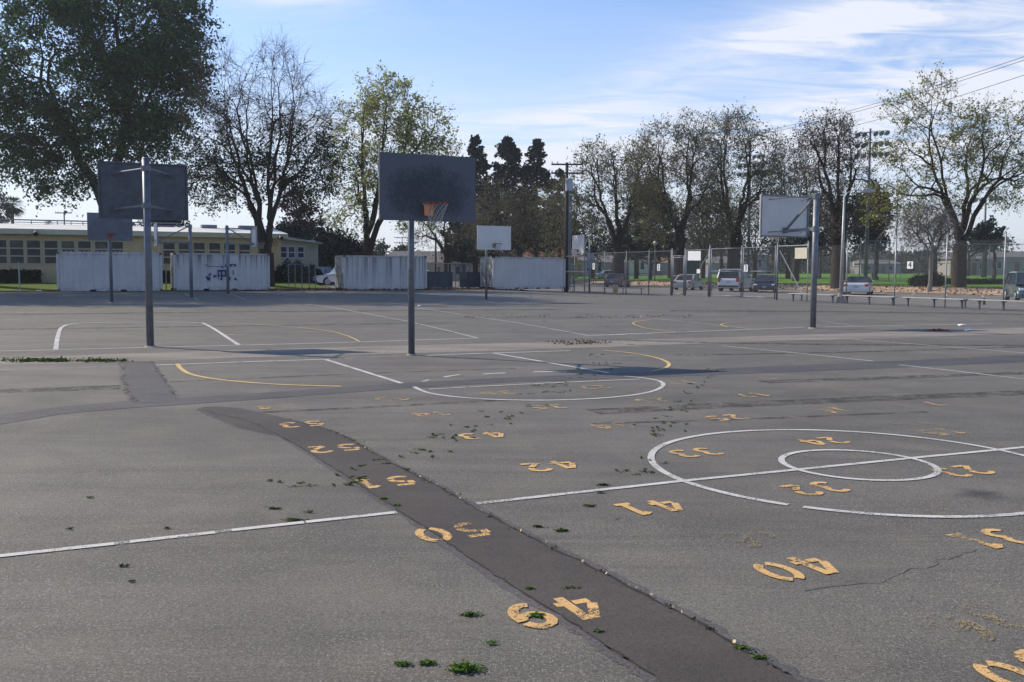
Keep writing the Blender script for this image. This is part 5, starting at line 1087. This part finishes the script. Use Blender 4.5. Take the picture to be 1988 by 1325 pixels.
x, y = onq(826, 84); car(x, y, zg(x, y), hd_(100), 4.5, 1.8, 1.5, carp('grey_car_paint', (.14, .17, .19)), 'grey car seen over the left dumpster')
# parking bay lines
for k in range(16):
    q = 26+k*3.0; a = xy(55.2, q); hx, hy = hd_(26); P = [(a[0], a[1]), (a[0]+hx*5, a[1]+hy*5)]
    o = link('bay_line', ribbon_mesh('bay_line', [Vector(c) for c in P], .1, .006), M['white_line']); tag(o, 'white parking bay line in the car park beyond the fence', 'painted line', 'parking bay lines')
#STREET
# ------------------------------------------------------------------ poles and lights
def street_light():
    x, y = onp(1634, PF-.35); z = 0; t = empty('street_light', (x, y, z), 0, 'slim steel street light with curved arm beside the white convertible', 'street light'); k = y/F
    H = zat(1636, 382, y)
    MB().tube((0, 0, 0), (.03, 0, H), .11, .055, 12).build('pole', M['galv_light'], t, True)
    MB().tube((0, 0, 0), (0, 0, .5), .24, .15, 10).build('base', M['kerb'], t)
    pts = [(.03, 0, H-.05), (.16, 0, H+.18), (.5, 0, H+.35), (.95, 0, H+.33)]; MB().path(pts, .028).build('arm', M['galv_light'], t)
    MB().prism([(.9, H+.27), (1.0, H+.40), (1.55, H+.38), (1.62, H+.3), (1.5, H+.22), (1.0, H+.22)], -.14, .14).build('lamp_head', M['transformer'], t)
street_light()
def floodlight(u, D, vtop, label, rows, s=1.0, cols=(-1.6, -.9, .25, .85, 1.45)):
    x, y = at(u, 527, D).xy; z = zg(x, y); t = empty('floodlight_pole', (x, y, z), 0, label, 'floodlight pole', 'stadium floodlight poles'); H = zat(u, vtop, D)-z
    MB().tube((0, 0, 0), (0, 0, H), .22*s, .11*s, 10).build('pole', M['galv_dark'], t, True)
    for r_ in range(rows):
        zz_ = H-.5*s-r_*1.1*s; MB().bar((cols[0]*s, 0, zz_), (cols[-1]*s, 0, zz_+.25*s), .1*s).build('crossbar', M['trim'], t)
        for i, c in enumerate(cols):
            cz = zz_+.25*s*(c-cols[0])/(cols[-1]-cols[0]); MB().tube((c*s, -.1, cz), (c*s+.12*s, -.55*s, cz-.28*s), .12*s, .29*s, 12).build('lamp', M['sign_grey'], t)
floodlight(1681, 98, 250, 'tall floodlight pole with three rows of lamps above the street light', 3)
floodlight(1452, 150, 297, 'hazy floodlight cluster showing through the olive tree', 3, 1.2)
floodlight(1908, 150, 378, 'distant floodlight pole behind the big right-hand tree', 1, 1.3); floodlight(1217, 170, 383, 'distant floodlight among the limbs of the crooked tree', 2, 1.1)
floodlight(1738, 140, 372, 'thin distant light pole left of the big tree', 1, .7, (-.5, .5))
def utility(u, vb, D, vtop, arms, label, w_=1.25, cans=True, r_=.15):
    x, y = at(u, 527, D).xy; z = zg(x, y); t = empty('utility_pole', (x, y, z), 0, label, 'utility pole'); H = zat(u, vtop, D)-z
    MB().tube((0, 0, -.1), (0, 0, H), r_*1.15, r_*.8, 10).build('pole', M['wood_pole'], t, True)
    for v in arms:
        zz_ = zat(u, v, D)-z; a = MB().b2(-w_, w_, -.2, -.08, zz_-.06, zz_+.06).build('crossarm', M['wood_pole'], t)
        for c in (-.95, -.6, .45, .9): MB().tube((c*w_, -.14, zz_+.06), (c*w_, -.14, zz_+.22), .04, .05, 6).build('insulator', M['transformer'], a)
    if cans:
        zz_ = zat(u, 372, D)-z; zt_ = zat(u, 350, D)-z; MB().tube((.16, -.42, zz_), (.16, -.42, zt_), .30, .30, 14).tube((.16, -.42, zt_), (.16, -.42, zt_+.1), .32, .2, 14).build('transformer', M['transformer'], t, False)
        MB().tube((.2, -.2, .1), (.2, -.2, zz_), .05, n=8).tube((.33, -.18, .1), (.33, -.18, zz_), .035, n=8).build('conduit', M['galv'], t)
    return t
utility(1099, 562, 75, 316, (320, 337), 'wooden utility pole with two crossarms and a grey transformer')
utility(128, 527, 130, 412, (414,), 'small distant utility pole above the tan roof', 1.15, False, .1); utility(141, 527, 190, 430, (430,), 'farthest tiny utility pole above the tan roof', 1.2, False, .08)
utility(846, 527, 110, 455, (), 'plain dark pole behind the dumpsters', 1, False, .12); utility(781, 527, 190, 460, (462, 472), 'hazy distant utility pole beside the middle hoop pole', 1.6, False, .1)
# overhead wires: real catenaries from far pole towards the right
for i, (ua, va, ub, vb_) in enumerate(((1440, 262, 2100, 72), (1440, 267, 2100, 79), (1500, 276, 2100, 108))):
    A_, B_ = at(ua, va, 118), at(ub, vb_, 58); P = []
    for k in range(25): s = k/24; p = A_.lerp(B_, s); p.z -= 1.1*4*s*(1-s)*.6; P.append(tuple(p))
    t = MB().path(P, .019, 5).build('overhead_wire', M['trim']); tag(t, ['upper one of the closely paired overhead wires at top right', 'lower one of the closely paired overhead wires at top right', 'single lowest overhead wire at top right'][i], 'wire', 'overhead wires')
# park lamp
g = Vector(at(1271, 527, 118)); zz_ = zg(g.x, g.y); t = empty('park_lamp', (g.x, g.y, zz_), 0, 'park lamp post with a round globe beyond fence sign 2', 'lamp post'); H = zat(1271, 476, 118)-zz_
MB().tube((0, 0, 0), (0, 0, H), .1, .07, 8).build('post', M['galv_dark'], t); MB().tube((0, 0, H), (0, 0, H+.25), .2, .3, 10).tube((0, 0, H+.25), (0, 0, H+.5), .3, .12, 10).build('globe', M['sign_tan'], t)
# steel barrier between container and fence
t = empty('pipe_gate', (*onq(1100, 64.5), 0), GA, 'open pipe gate frame right of the utility pole', 'gate'); k = onq(1100, 64.5); ln = pq(*onq(1135, 64.5))[0]-pq(*k)[0]; zA = zg(*k)
MB().tube((0, 0, zat(1110, 498, k[1])), (ln, 0, zat(1125, 498, k[1])), .04, n=8).build('upper_rail', M['galv_light'], t); MB().tube((0, 0, zat(1110, 527.5, k[1])), (ln, 0, zat(1125, 529, k[1])), .055, n=8).build('lower_rail', M['galv_light'], t)
MB().tube((ln, 0, zA), (ln, 0, 3.1), .05, n=8).build('end_post', M['galv_dark'], t)
x, y = onq(1146, 66); t = empty('sign_post', (x, y, zg(x, y)), -.2, 'thin sign post with a grey plate beside fence sign 1', 'sign'); MB().tube((0, 0, 0), (0, 0, 3.0), .03, n=6).build('post', M['galv_light'], t); MB().b2(-.3, .3, -.05, -.03, 1.9, 3.1).build('plate', M['sign_grey'], t)
# dumpsters
def dumpster(u, q, w_, h_, label):
    x, y = onq(u, q); z = zg(x, y); t = empty('dumpster', (x, y, z), GA, label, 'dumpster', 'dark dumpsters between the containers')
    b_ = MB().prism([(0, .12), (w_, .12), (w_, h_), (0, h_)], 0, 1.5); b_.b2(-.04, w_+.04, -.04, .02, h_-.09, h_-.01); b_.b2(-.04, w_+.04, 1.48, 1.54, h_-.09, h_-.01)
    for a in (.12, w_*.5-.03, w_-.18): b_.b2(a, a+.07, -.05, .0, .14, h_-.1)
    b_.build('body', M['dumpster'], t); MB().b2(.02, w_/2-.02, .02, 1.48, h_, h_+.05).build('lid', M['lid'], t); MB().b2(w_/2+.02, w_-.02, .02, 1.48, h_, h_+.05).build('lid', M['lid'], t)
    for s in (-.1, w_): MB().b2(s, s+.1, .3, 1.1, h_*.55, h_*.68).build('lifting_pocket', M['dumpster'], t)
    for a in (.15, w_-.25):
        for c in (.2, 1.3): MB().tube((a, c, .07), (a+.06, c, .07), .07, n=10).build('wheel', M['rubber'], t)
dumpster(829, 66.0, 2.05, 1.22, 'wide dark dumpster beside the third container'); dumpster(906, 66.0, 1.35, 1.22, 'narrower dark dumpster beside the rightmost container')
# low chain-link fences near dumpsters / small left fence
def lowfence(us, q, h_, label, mt='galv_light'):
    x, y = onq(us[0], q); z = zg(x, y); t = empty('low_fence', (x, y, z), GA, label, 'fence'); p0_ = pq(x, y)[0]
    ps = [pq(*onq(u, q))[0]-p0_ for u in us]
    for a in ps: MB().tube((a, 0, -.1), (a, 0, h_+.04), .03, n=6).build('post', M[mt], t)
    MB().tube((ps[0], 0, h_), (ps[-1], 0, h_), .022, n=6).build('top_rail', M[mt], t)
    MB().poly([(ps[0], .01, .05), (ps[-1], .01, .05), (ps[-1], .01, h_-.02), (ps[0], .01, h_-.02)]).build('mesh', M['chain'], t); return t
lowfence((560, 573, 586, 600, 612), 67.2, 1.75, 'small chain-link fence in front of the rounded bushes', 'galv')
lowfence((822, 848, 870, 905), 70.0, 1.95, 'chain-link fence with pale top rail behind the dumpsters')
lowfence((884, 897, 912), 71.5, 1.9, 'short chain-link gate seen between the dumpsters', 'galv')
for u, lb in ((37, 'lone short steel post on the lawn left of the first container'), (322, 'lone short steel post between the first two containers')):
    x, y = onq(u, 64.8); t = empty('steel_post', (x, y, zg(x, y)), 0, lb, 'post', 'short steel posts'); MB().tube((0, 0, -.1), (0, 0, 1.75), .04, n=8).build('post', M['galv_light'], t); MB().tube((0, 0, 1.75), (0, 0, 1.8), .05, .02, 8).build('cap', M['galv_light'], t)
for k, zz_ in enumerate((.45, 1.15, 1.8, 2.1)):
    pass
x, y = onq(1092, 67.5); z = zg(x, y); t = empty('pallet_rack', (x, y, z), GA, 'stack of pale planks on a rack right of the last container', 'rack')
for a in (0, 1.0): MB().tube((a, 0, 0), (a, 0, 2.35), .04, n=6).build('upright', M['teal'], t)
for zz_ in (.35, 1.15, 1.85, 2.15): MB().b2(-.05, 1.05, -.1, .5, zz_, zz_+.1).build('plank', M['concrete'], t)
# green site box behind the fence panel
x, y = onp(1346, 62.0); z = zg(x, y); t = empty('utility_cabinet', (x, y, z), .2, 'tall dark green cabinet behind the fence panel', 'cabinet'); s = y/F
MB().b2(-16*s, 2*s, 0, 1.2, 0, zat(1346, 505, y)-z).b2(2.02*s, 13*s, .1, 1.1, 0, zat(1346, 505, y)-z-.1).build('body', M['teal'], t); MB().b2(-16.5*s, 13.5*s, -.05, 1.25, zat(1346, 505, y)-z, zat(1346, 505, y)-z+.08).build('top', M['trim'], t)
# picnic tables
def picnic(u, v, mat, label, D, w_=2.4):
    x, y = at(u, 527, D).xy; t = empty('picnic_table', (x, y, zg(x, y)), .2, label, 'picnic table')
    MB().b2(-w_/2, w_/2, -.4, .4, .72, .78).build('tabletop', M[mat], t)
    for s in (-1, 1): MB().b2(-w_/2, w_/2, s*.75-.13, s*.75+.13, .42, .46).build('seat', M[mat], t)
    for a in (-w_/2+.3, w_/2-.3):
        for s in (-1, 1): MB().bar((a, s*.75, 0), (a, s*.25, .72), .08).build('leg', M[mat], t)
picnic(1168, 540, 'wood', 'brown wooden picnic table left of the dark blue sedan', 118); picnic(1244, 535, 'blue', 'long blue picnic table on the park grass, left one', 170, 5.5); picnic(1262, 535, 'blue', 'long blue picnic table on the park grass, right one', 180, 5)
# far houses
def house(u, D, w_, h_, rh, wall, roof, label, rz=0, win=((-.3, .5), (.25, .5)), d=8, eave=.4):
    x, y = at(u, 527, D).xy; z = zg(x, y); t = empty('house', (x, y, z), rz, label, 'house', 'houses beyond the park')
    MB().b2(-w_/2, w_/2, 0, d, 0, h_).build('wall', M[wall], t)
    rf = MB(); e = eave
    rf.poly([(-w_/2-e, -e, h_), (w_/2+e, -e, h_), (w_/2-1, d/2, h_+rh), (-w_/2+1, d/2, h_+rh)]).poly([(-w_/2-e, d+e, h_), (w_/2+e, d+e, h_), (w_/2-1, d/2, h_+rh), (-w_/2+1, d/2, h_+rh)])
    rf.poly([(-w_/2-e, -e, h_), (-w_/2-e, d+e, h_), (-w_/2+1, d/2, h_+rh)]).poly([(w_/2+e, -e, h_), (w_/2+e, d+e, h_), (w_/2-1, d/2, h_+rh)]).poly([(-w_/2-e, -e, h_-.005), (w_/2+e, -e, h_-.005), (w_/2+e, d+e, h_-.005), (-w_/2-e, d+e, h_-.005)])
    rf.build('roof', M[roof], t)
    for a, ww_ in win: f = MB().b2(a*w_-ww_, a*w_+ww_, -.06, .0, h_*.35, h_*.8).build('window', M['frame_white'], t); MB().b2(a*w_-ww_+.08, a*w_+ww_-.08, -.075, -.062, h_*.35+.08, h_*.8-.08).build('pane', M['pane_dark'], f)
    MB().b2(w_*.02, w_*.02+.9, -.05, 0, 0, h_*.76).build('door', M['wood'], t)
house(1118, 190, 9, 3.4, .9, 'far_wall', 'roof_grey', 'pale grey garage-like house between the utility pole and sign 1', win=((-.3, .5), (-.1, .5), (.3, .6)))
house(1185, 195, 8, 3.0, 1.5, 'far_wall', 'roof_grey', 'beige house with a low grey roof above the dark blue sedan')
house(1232, 215, 7, 4.0, 1.4, 'fascia', 'roof_grey', 'small white gabled house between the fence signs 1 and 2'); house(1255, 225, 5, 3.4, 1.2, 'far_wall', 'roof_grey', 'tiny cream house left of sign 2')
house(1300, 225, 8, 3.0, 1.8, 'far_wall_grey', 'roof_brown', 'low house with a brown roof right of sign 2'); house(1412, 235, 9, 2.8, 1.8, 'far_wall_grey', 'roof_grey', 'grey house behind the white pickup wagon', win=((-.1, .4), (.2, .4), (.4, .4)))
house(1462, 240, 7, 5.0, 1.0, 'far_wall_grey', 'sign_grey', 'grey two-storey house over the double gate'); house(1885, 180, 8, 3.2, 1.4, 'far_wall', 'roof_grey', 'white house right of the big tree trunk'); house(1968, 190, 10, 3.6, 1.3, 'far_wall', 'roof_grey', 'beige house at the right edge beyond the park')
house(690, 190, 10, 3.4, 1.6, 'wall_beige', 'roof_grey', 'grey-roofed house above the third container, left'); house(840, 150, 16, 3.0, 1.9, 'wall_beige', 'roof_grey', 'house with a wide grey-brown roof behind the dumpsters'); house(1065, 160, 10, 3.6, 2.4, 'wall_tan', 'roof_brown', 'house with an orange-brown roof behind the rightmost container')
house(905, 165, 8, 3.2, 1.4, 'far_wall', 'roof_grey', 'white house partly behind the distant hoop'); house(1710, 235, 10, 2.6, 1.0, 'far_wall_grey', 'roof_grey', 'long low grey house behind the light poles')
# baseball backstop
def backstop(u0, u1, D, vt, label):
    a, c = at(u0, 527, D), at(u1, 527, D); z = zg(a.x, a.y); t = empty('ball_field_fence', (a.x, a.y, z), math.atan2(c.y-a.y, c.x-a.x), label, 'fence', 'ball field fences'); ln = (c.xy-a.xy).length; H = zat(u0, vt, D)-z; n = max(2, int(ln/4.5))
    for i in range(n+1): MB().tube((ln*i/n, 0, 0), (ln*i/n, 0, H), .06, n=6).build('post', M['galv_dark'], t)
    for z_ in (H, H*.5): MB().tube((0, 0, z_), (ln, 0, z_), .035, n=6).build('rail', M['galv'], t)
    MB().poly([(0, .02, .1), (ln, .02, .1), (ln, .02, H), (0, .02, H)]).build('mesh', M['chain'], t)
backstop(1669, 1726, 120, 468, 'high backstop fence with pale top rail behind the white convertible'); backstop(1748, 1850, 125, 478, 'ball field fence left of the big tree'); backstop(1850, 2060, 118, 474, 'ball field fence with dark rail at the right'); backstop(1590, 1668, 130, 490, 'ball field fence behind the street light')
x, y = at(1930, 527, 92).xy; z = zg(x, y); t = empty('windscreen_hedge', (x, y, z), -.45, 'long dark green hedge low on the park edge at right', 'hedge')
C = np.random.RandomState(5).uniform([-6.5, -.4, 0], [7.5, .4, .62], (3500, 3)); link('foliage', leafmesh('foliage', C, .2, np.random.RandomState(6)), M['hedge'], t); MB().b2(-6.4, 7.4, -.3, .3, 0, .5).build('inner_foliage', M['hedge'], t)
# ------------------------------------------------------------------ the milky air of the morning
m, b = newmat('haze'); vp = b.n('ShaderNodeVolumePrincipled'); vp.inputs['Color'].default_value = (.93, .96, 1, 1); vp.inputs['Density'].default_value = .0003; vp.inputs['Anisotropy'].default_value = .3
o_ = b.n('ShaderNodeOutputMaterial'); b.nt.links.new(vp.outputs[0], o_.inputs['Volume'])
tag(MB().b2(-1700, 1700, -1700, 1700, -1.2, 60).build('haze', m), 'thin pale haze hanging over the whole school yard', kind='stuff')
#LITTER
# ------------------------------------------------------------------ loose things on the yard
def clump(g, r_, n, rs, ls, hz=.03, asp=1.0, rot=0):
    a = rs.normal(size=(n, 2))*np.array([r_, r_*asp*.6]); c, s = math.cos(rot), math.sin(rot)
    return np.stack([g[0]+a[:, 0]*c-a[:, 1]*s, g[1]+a[:, 0]*s+a[:, 1]*c, g[2]+.005+np.abs(rs.normal(size=n))*hz], -1)
rs = np.random.RandomState(9); trail = []
pts = [(1385, 717), (1380, 722), (1365, 745), (1352, 742), (1368, 733), (1355, 752), (1330, 780), (1322, 788), (1300, 795), (1310, 801), (1290, 812), (1300, 822), (1280, 832), (1305, 836), (1285, 845), (1270, 836), (1365, 762), (1245, 915), (1225, 922), (1255, 895),
       (1160, 690), (1170, 692), (1170, 708), (1190, 706), (1185, 718), (1140, 727), (1120, 728), (1075, 745), (1060, 752), (1095, 750), (1070, 760), (1045, 763), (1130, 733), (970, 800), (985, 812), (965, 815), (930, 830), (890, 829), (935, 838), (865, 848), (872, 852), (822, 871), (825, 878), (818, 884), (850, 848),
       (740, 900), (722, 910), (770, 915), (700, 925), (655, 943), (675, 932), (690, 938), (560, 940), (588, 940), (1030, 790), (1010, 640), (1060, 625), (1000, 610), (1020, 600), (1215, 650), (1190, 635), (1100, 668), (1125, 664), (1300, 650), (1340, 690), (1225, 670)]
for u, v in pts:
    g = gp(u, v); k = max(.35, min(1.5, g.y/9))
    for _ in range(2+rs.randint(3)):
        dx_ = rs.normal(size=2)*np.array([.11, .08])*k; trail.append(clump((g.x+dx_[0], g.y+dx_[1], g.z), .026*k**.5*rs.uniform(.4, 1.2), 17, rs, .05, .004, .30, rs.rand()*3))
o = link('leaf_litter', leafmesh('leaf_litter', np.concatenate(trail), .033, rs, .22), M['deadleaf']); tag(o, 'trails of dark green leaf sprigs scattered across the asphalt', kind='stuff')
dl = []
for k in range(260):
    u, v = (rs.uniform(450, 1600), rs.uniform(566, 578)) if k < 120 else ((rs.normal(1130, 25), rs.normal(666, 2)) if k < 190 else (rs.uniform(900, 1350), rs.uniform(612, 618)))
    g = gp(u, v); dl.append(clump((g.x, g.y, g.z), .09, 3, rs, .06, .01))
o = link('leaf_litter', leafmesh('leaf_litter', np.concatenate(dl), .06, rs), M['brownleaf']); tag(o, 'brown fallen leaves in the gutter and along the container edge', kind='stuff')
vl = []
for q in np.arange(-5, 100, .35):
    for _ in range(9): p_ = rs.uniform(59.9, 63.6); x, y = xy(p_, q+rs.uniform(-.3, .3)); vl.append((x, y, zg(x, y)+.05+rs.rand()*.06))
for _ in range(2600):
    p_, q = rs.uniform(8.5, 30), rs.uniform(62.4, 67); x, y = xy(p_, q); vl.append((x, y, zg(x, y)+.03))
o = link('leaf_litter', leafmesh('leaf_litter', np.array(vl), .20, rs), M['brownleaf']); tag(o, 'dry leaves on the verges beyond the fence and behind the containers', kind='stuff')
def weed(u, v, r_, n, ls, label, mat='weed', h_=.05, asp=1.0):
    g = gp(u, v); rs_ = np.random.RandomState(int(u*7+v)); r_ *= .55; ls *= .8; n = int(n*.8); t = clump((0, 0, 0), r_, n, rs_, ls, h_, asp); t = t[np.abs(t[:, 0]) < 3*r_]
    o = link('weed_tuft', leafmesh('weed_tuft', t, ls, rs_, .38), M[mat]); o.location = (g.x, g.y, g.z); tag(o, label, 'weed tuft', 'weeds and sprigs on the asphalt')
WD = [(900, 1302, .055, 420, .030, 'largest green weed tuft, at the bottom centre'), (831, 1290, .028, 130, .028, 'small weed tuft left of the largest one, slanting'), (781, 1292, .025, 110, .028, 'small weed tuft, second left of the largest one'),
      (955, 1251, .03, 70, .022, 'sparse weed tuft above the largest one'), (1043, 1197, .032, 170, .028, 'green tuft growing in the number 49'), (912, 1196, .04, 120, .03, 'dark leaf sprig left of the number 49'),
      (1162, 1228, .018, 60, .025, 'tiny tuft on the left crack below number 49'), (1028, 1145, .02, 60, .025, 'tuft on the left crack above number 49'), (1110, 1143, .05, 60, .022, 'thin weeds on the dark strip above number 49'),
      (1440, 1261, .026, 110, .028, 'tuft on the right crack near the bottom, upper one'), (1474, 1280, .026, 110, .028, 'tuft on the right crack near the bottom, lower one'), (1090, 1032, .045, 110, .03, 'leaf sprig right of the dark strip'),
      (1045, 1024, .03, 60, .03, 'small sprig just right of the dark strip crack'), (745, 970, .025, 70, .03, 'tuft on the left crack above the half-way line'), (770, 983, .022, 60, .03, 'tuft where the half-way line meets the dark strip'),
      (570, 1011, .06, 130, .03, 'sprig lying on the left half-way line'), (532, 989, .045, 80, .03, 'sprig above the left half-way line'), (600, 996, .03, 60, .025, 'small sprig right of the left half-way line sprigs'),
      (240, 1101, .03, 60, .025, 'sprig on the bare left asphalt below the half-way line'), (256, 1131, .012, 30, .025, 'tiny dark sprig below the left half-way line'), (135, 1029, .02, 40, .025, 'tiny sprig above the left end of the half-way line'),
      (175, 968, .02, 40, .025, 'tiny sprig on the far left asphalt'), (325, 1027, .02, 40, .025, 'tiny sprig above the left half-way line'), (1172, 943, .04, 120, .035, 'dark sprig right above the half-way line, left of the circle'),
      (1145, 984, .035, 80, .03, 'sprig below the half-way line, left of number 41'), (1165, 958, .03, 50, .03, 'small sprig touching the half-way line'), (1200, 1010, .02, 20, .02, 'thin sprig left of number 41')]
for (u, v, r_, n, ls, lb) in WD: weed(u, v, r_, n, ls, lb, 'weed' if 'tuft' in lb else 'deadleaf', .011 if n > 200 else .005, 1.0 if 'tuft' in lb else .5)
gw = []
for _ in range(70):
    g = gp(rs.choice([rs.normal(110, 12), rs.normal(185, 22), rs.normal(60, 30)]), 702+rs.normal()*1.0); gw.append(clump((g.x, g.y, g.z), .07, 14, rs, .05, .022))
o = link('gutter_weeds', leafmesh('gutter_weeds', np.concatenate(gw), .05, rs), M['deadleaf']); tag(o, 'green weeds growing along the concrete gutter at the left', kind='stuff')
gr = []; P = [gp(u, v) for u, v in edgeR[4:-1]]
for a, c in zip(P, P[1:]):
    for _ in range(int((c-a).length*16)): s = rs.rand(); p = a.lerp(c, s); gr.append((p.x+rs.normal()*.012, p.y+rs.normal()*.012, p.z+.017))
gr = np.array(gr); keep = np.sin(gr[:, 0]*7)+np.sin(gr[:, 1]*3.1)+rs.normal(size=len(gr))*.5 > -.2
o = link('gravel', leafmesh('gravel', gr[keep], .018, rs, aspect=1), M['gravel']); tag(o, 'tan grit lying in the crack of the dark strip', kind='stuff')
cw = []
for a, c in zip(P, P[1:]):
    for _ in range(int((c-a).length*3.5)): s = rs.rand(); p = a.lerp(c, s); cw.append(clump((p.x, p.y, p.z), .022, 12, rs, .02, .008))
o = link('crack_weeds', leafmesh('crack_weeds', np.concatenate(cw)[::2], .02, rs), M['deadleaf']); tag(o, 'tiny weeds sprouting in the crack of the dark strip', kind='stuff')
# red cloth, papers
g = gp(1822, 643); t = empty('cloth', g, -.1, 'crumpled dark red cloth lying on the gutter at right', 'cloth'); V = []; Fc = []; nx, ny = 26, 10
for j in range(ny):
    for i in range(nx):
        a, c = i/(nx-1)-.5, j/(ny-1)-.5; e = max(0, 1-(2*a)**2*.9-(2*c)**2); V.append((a*.72+.03*math.sin(c*11), c*.3+.03*math.sin(a*17), .004+e*(.035+.03*math.sin(a*23+c*9)+.02*math.cos(a*41))))
for j in range(ny-1):
    for i in range(nx-1): Fc.append((j*nx+i, j*nx+i+1, (j+1)*nx+i+1, (j+1)*nx+i))
link('fabric', npmesh('fabric', V, Fc), M['red_cloth'], t, True)
for u, v, s, lb in ((1867, 633.5, .13, 'white scrap of paper right above the red cloth'), (1880, 643.5, .12, 'white scrap of paper right beside the red cloth'), (815, 595.5, .09, 'white scrap of litter right of the middle pole on the far court'), (76, 566, .16, 'white scrap of litter near the left lawn')):
    g = gp(u, v); t = MB().poly([(-s, -s*.5, .005), (0, -s*.6, .05), (s, -s*.3, .01), (s*.8, s*.4, .06), (-.1*s, s*.5, .01), (-s*.9, s*.4, .05)]).build('paper_scrap', M['paper']); t.location = (g.x, g.y, g.z+.006); tag(t, lb, 'paper scrap', 'scraps of white litter')
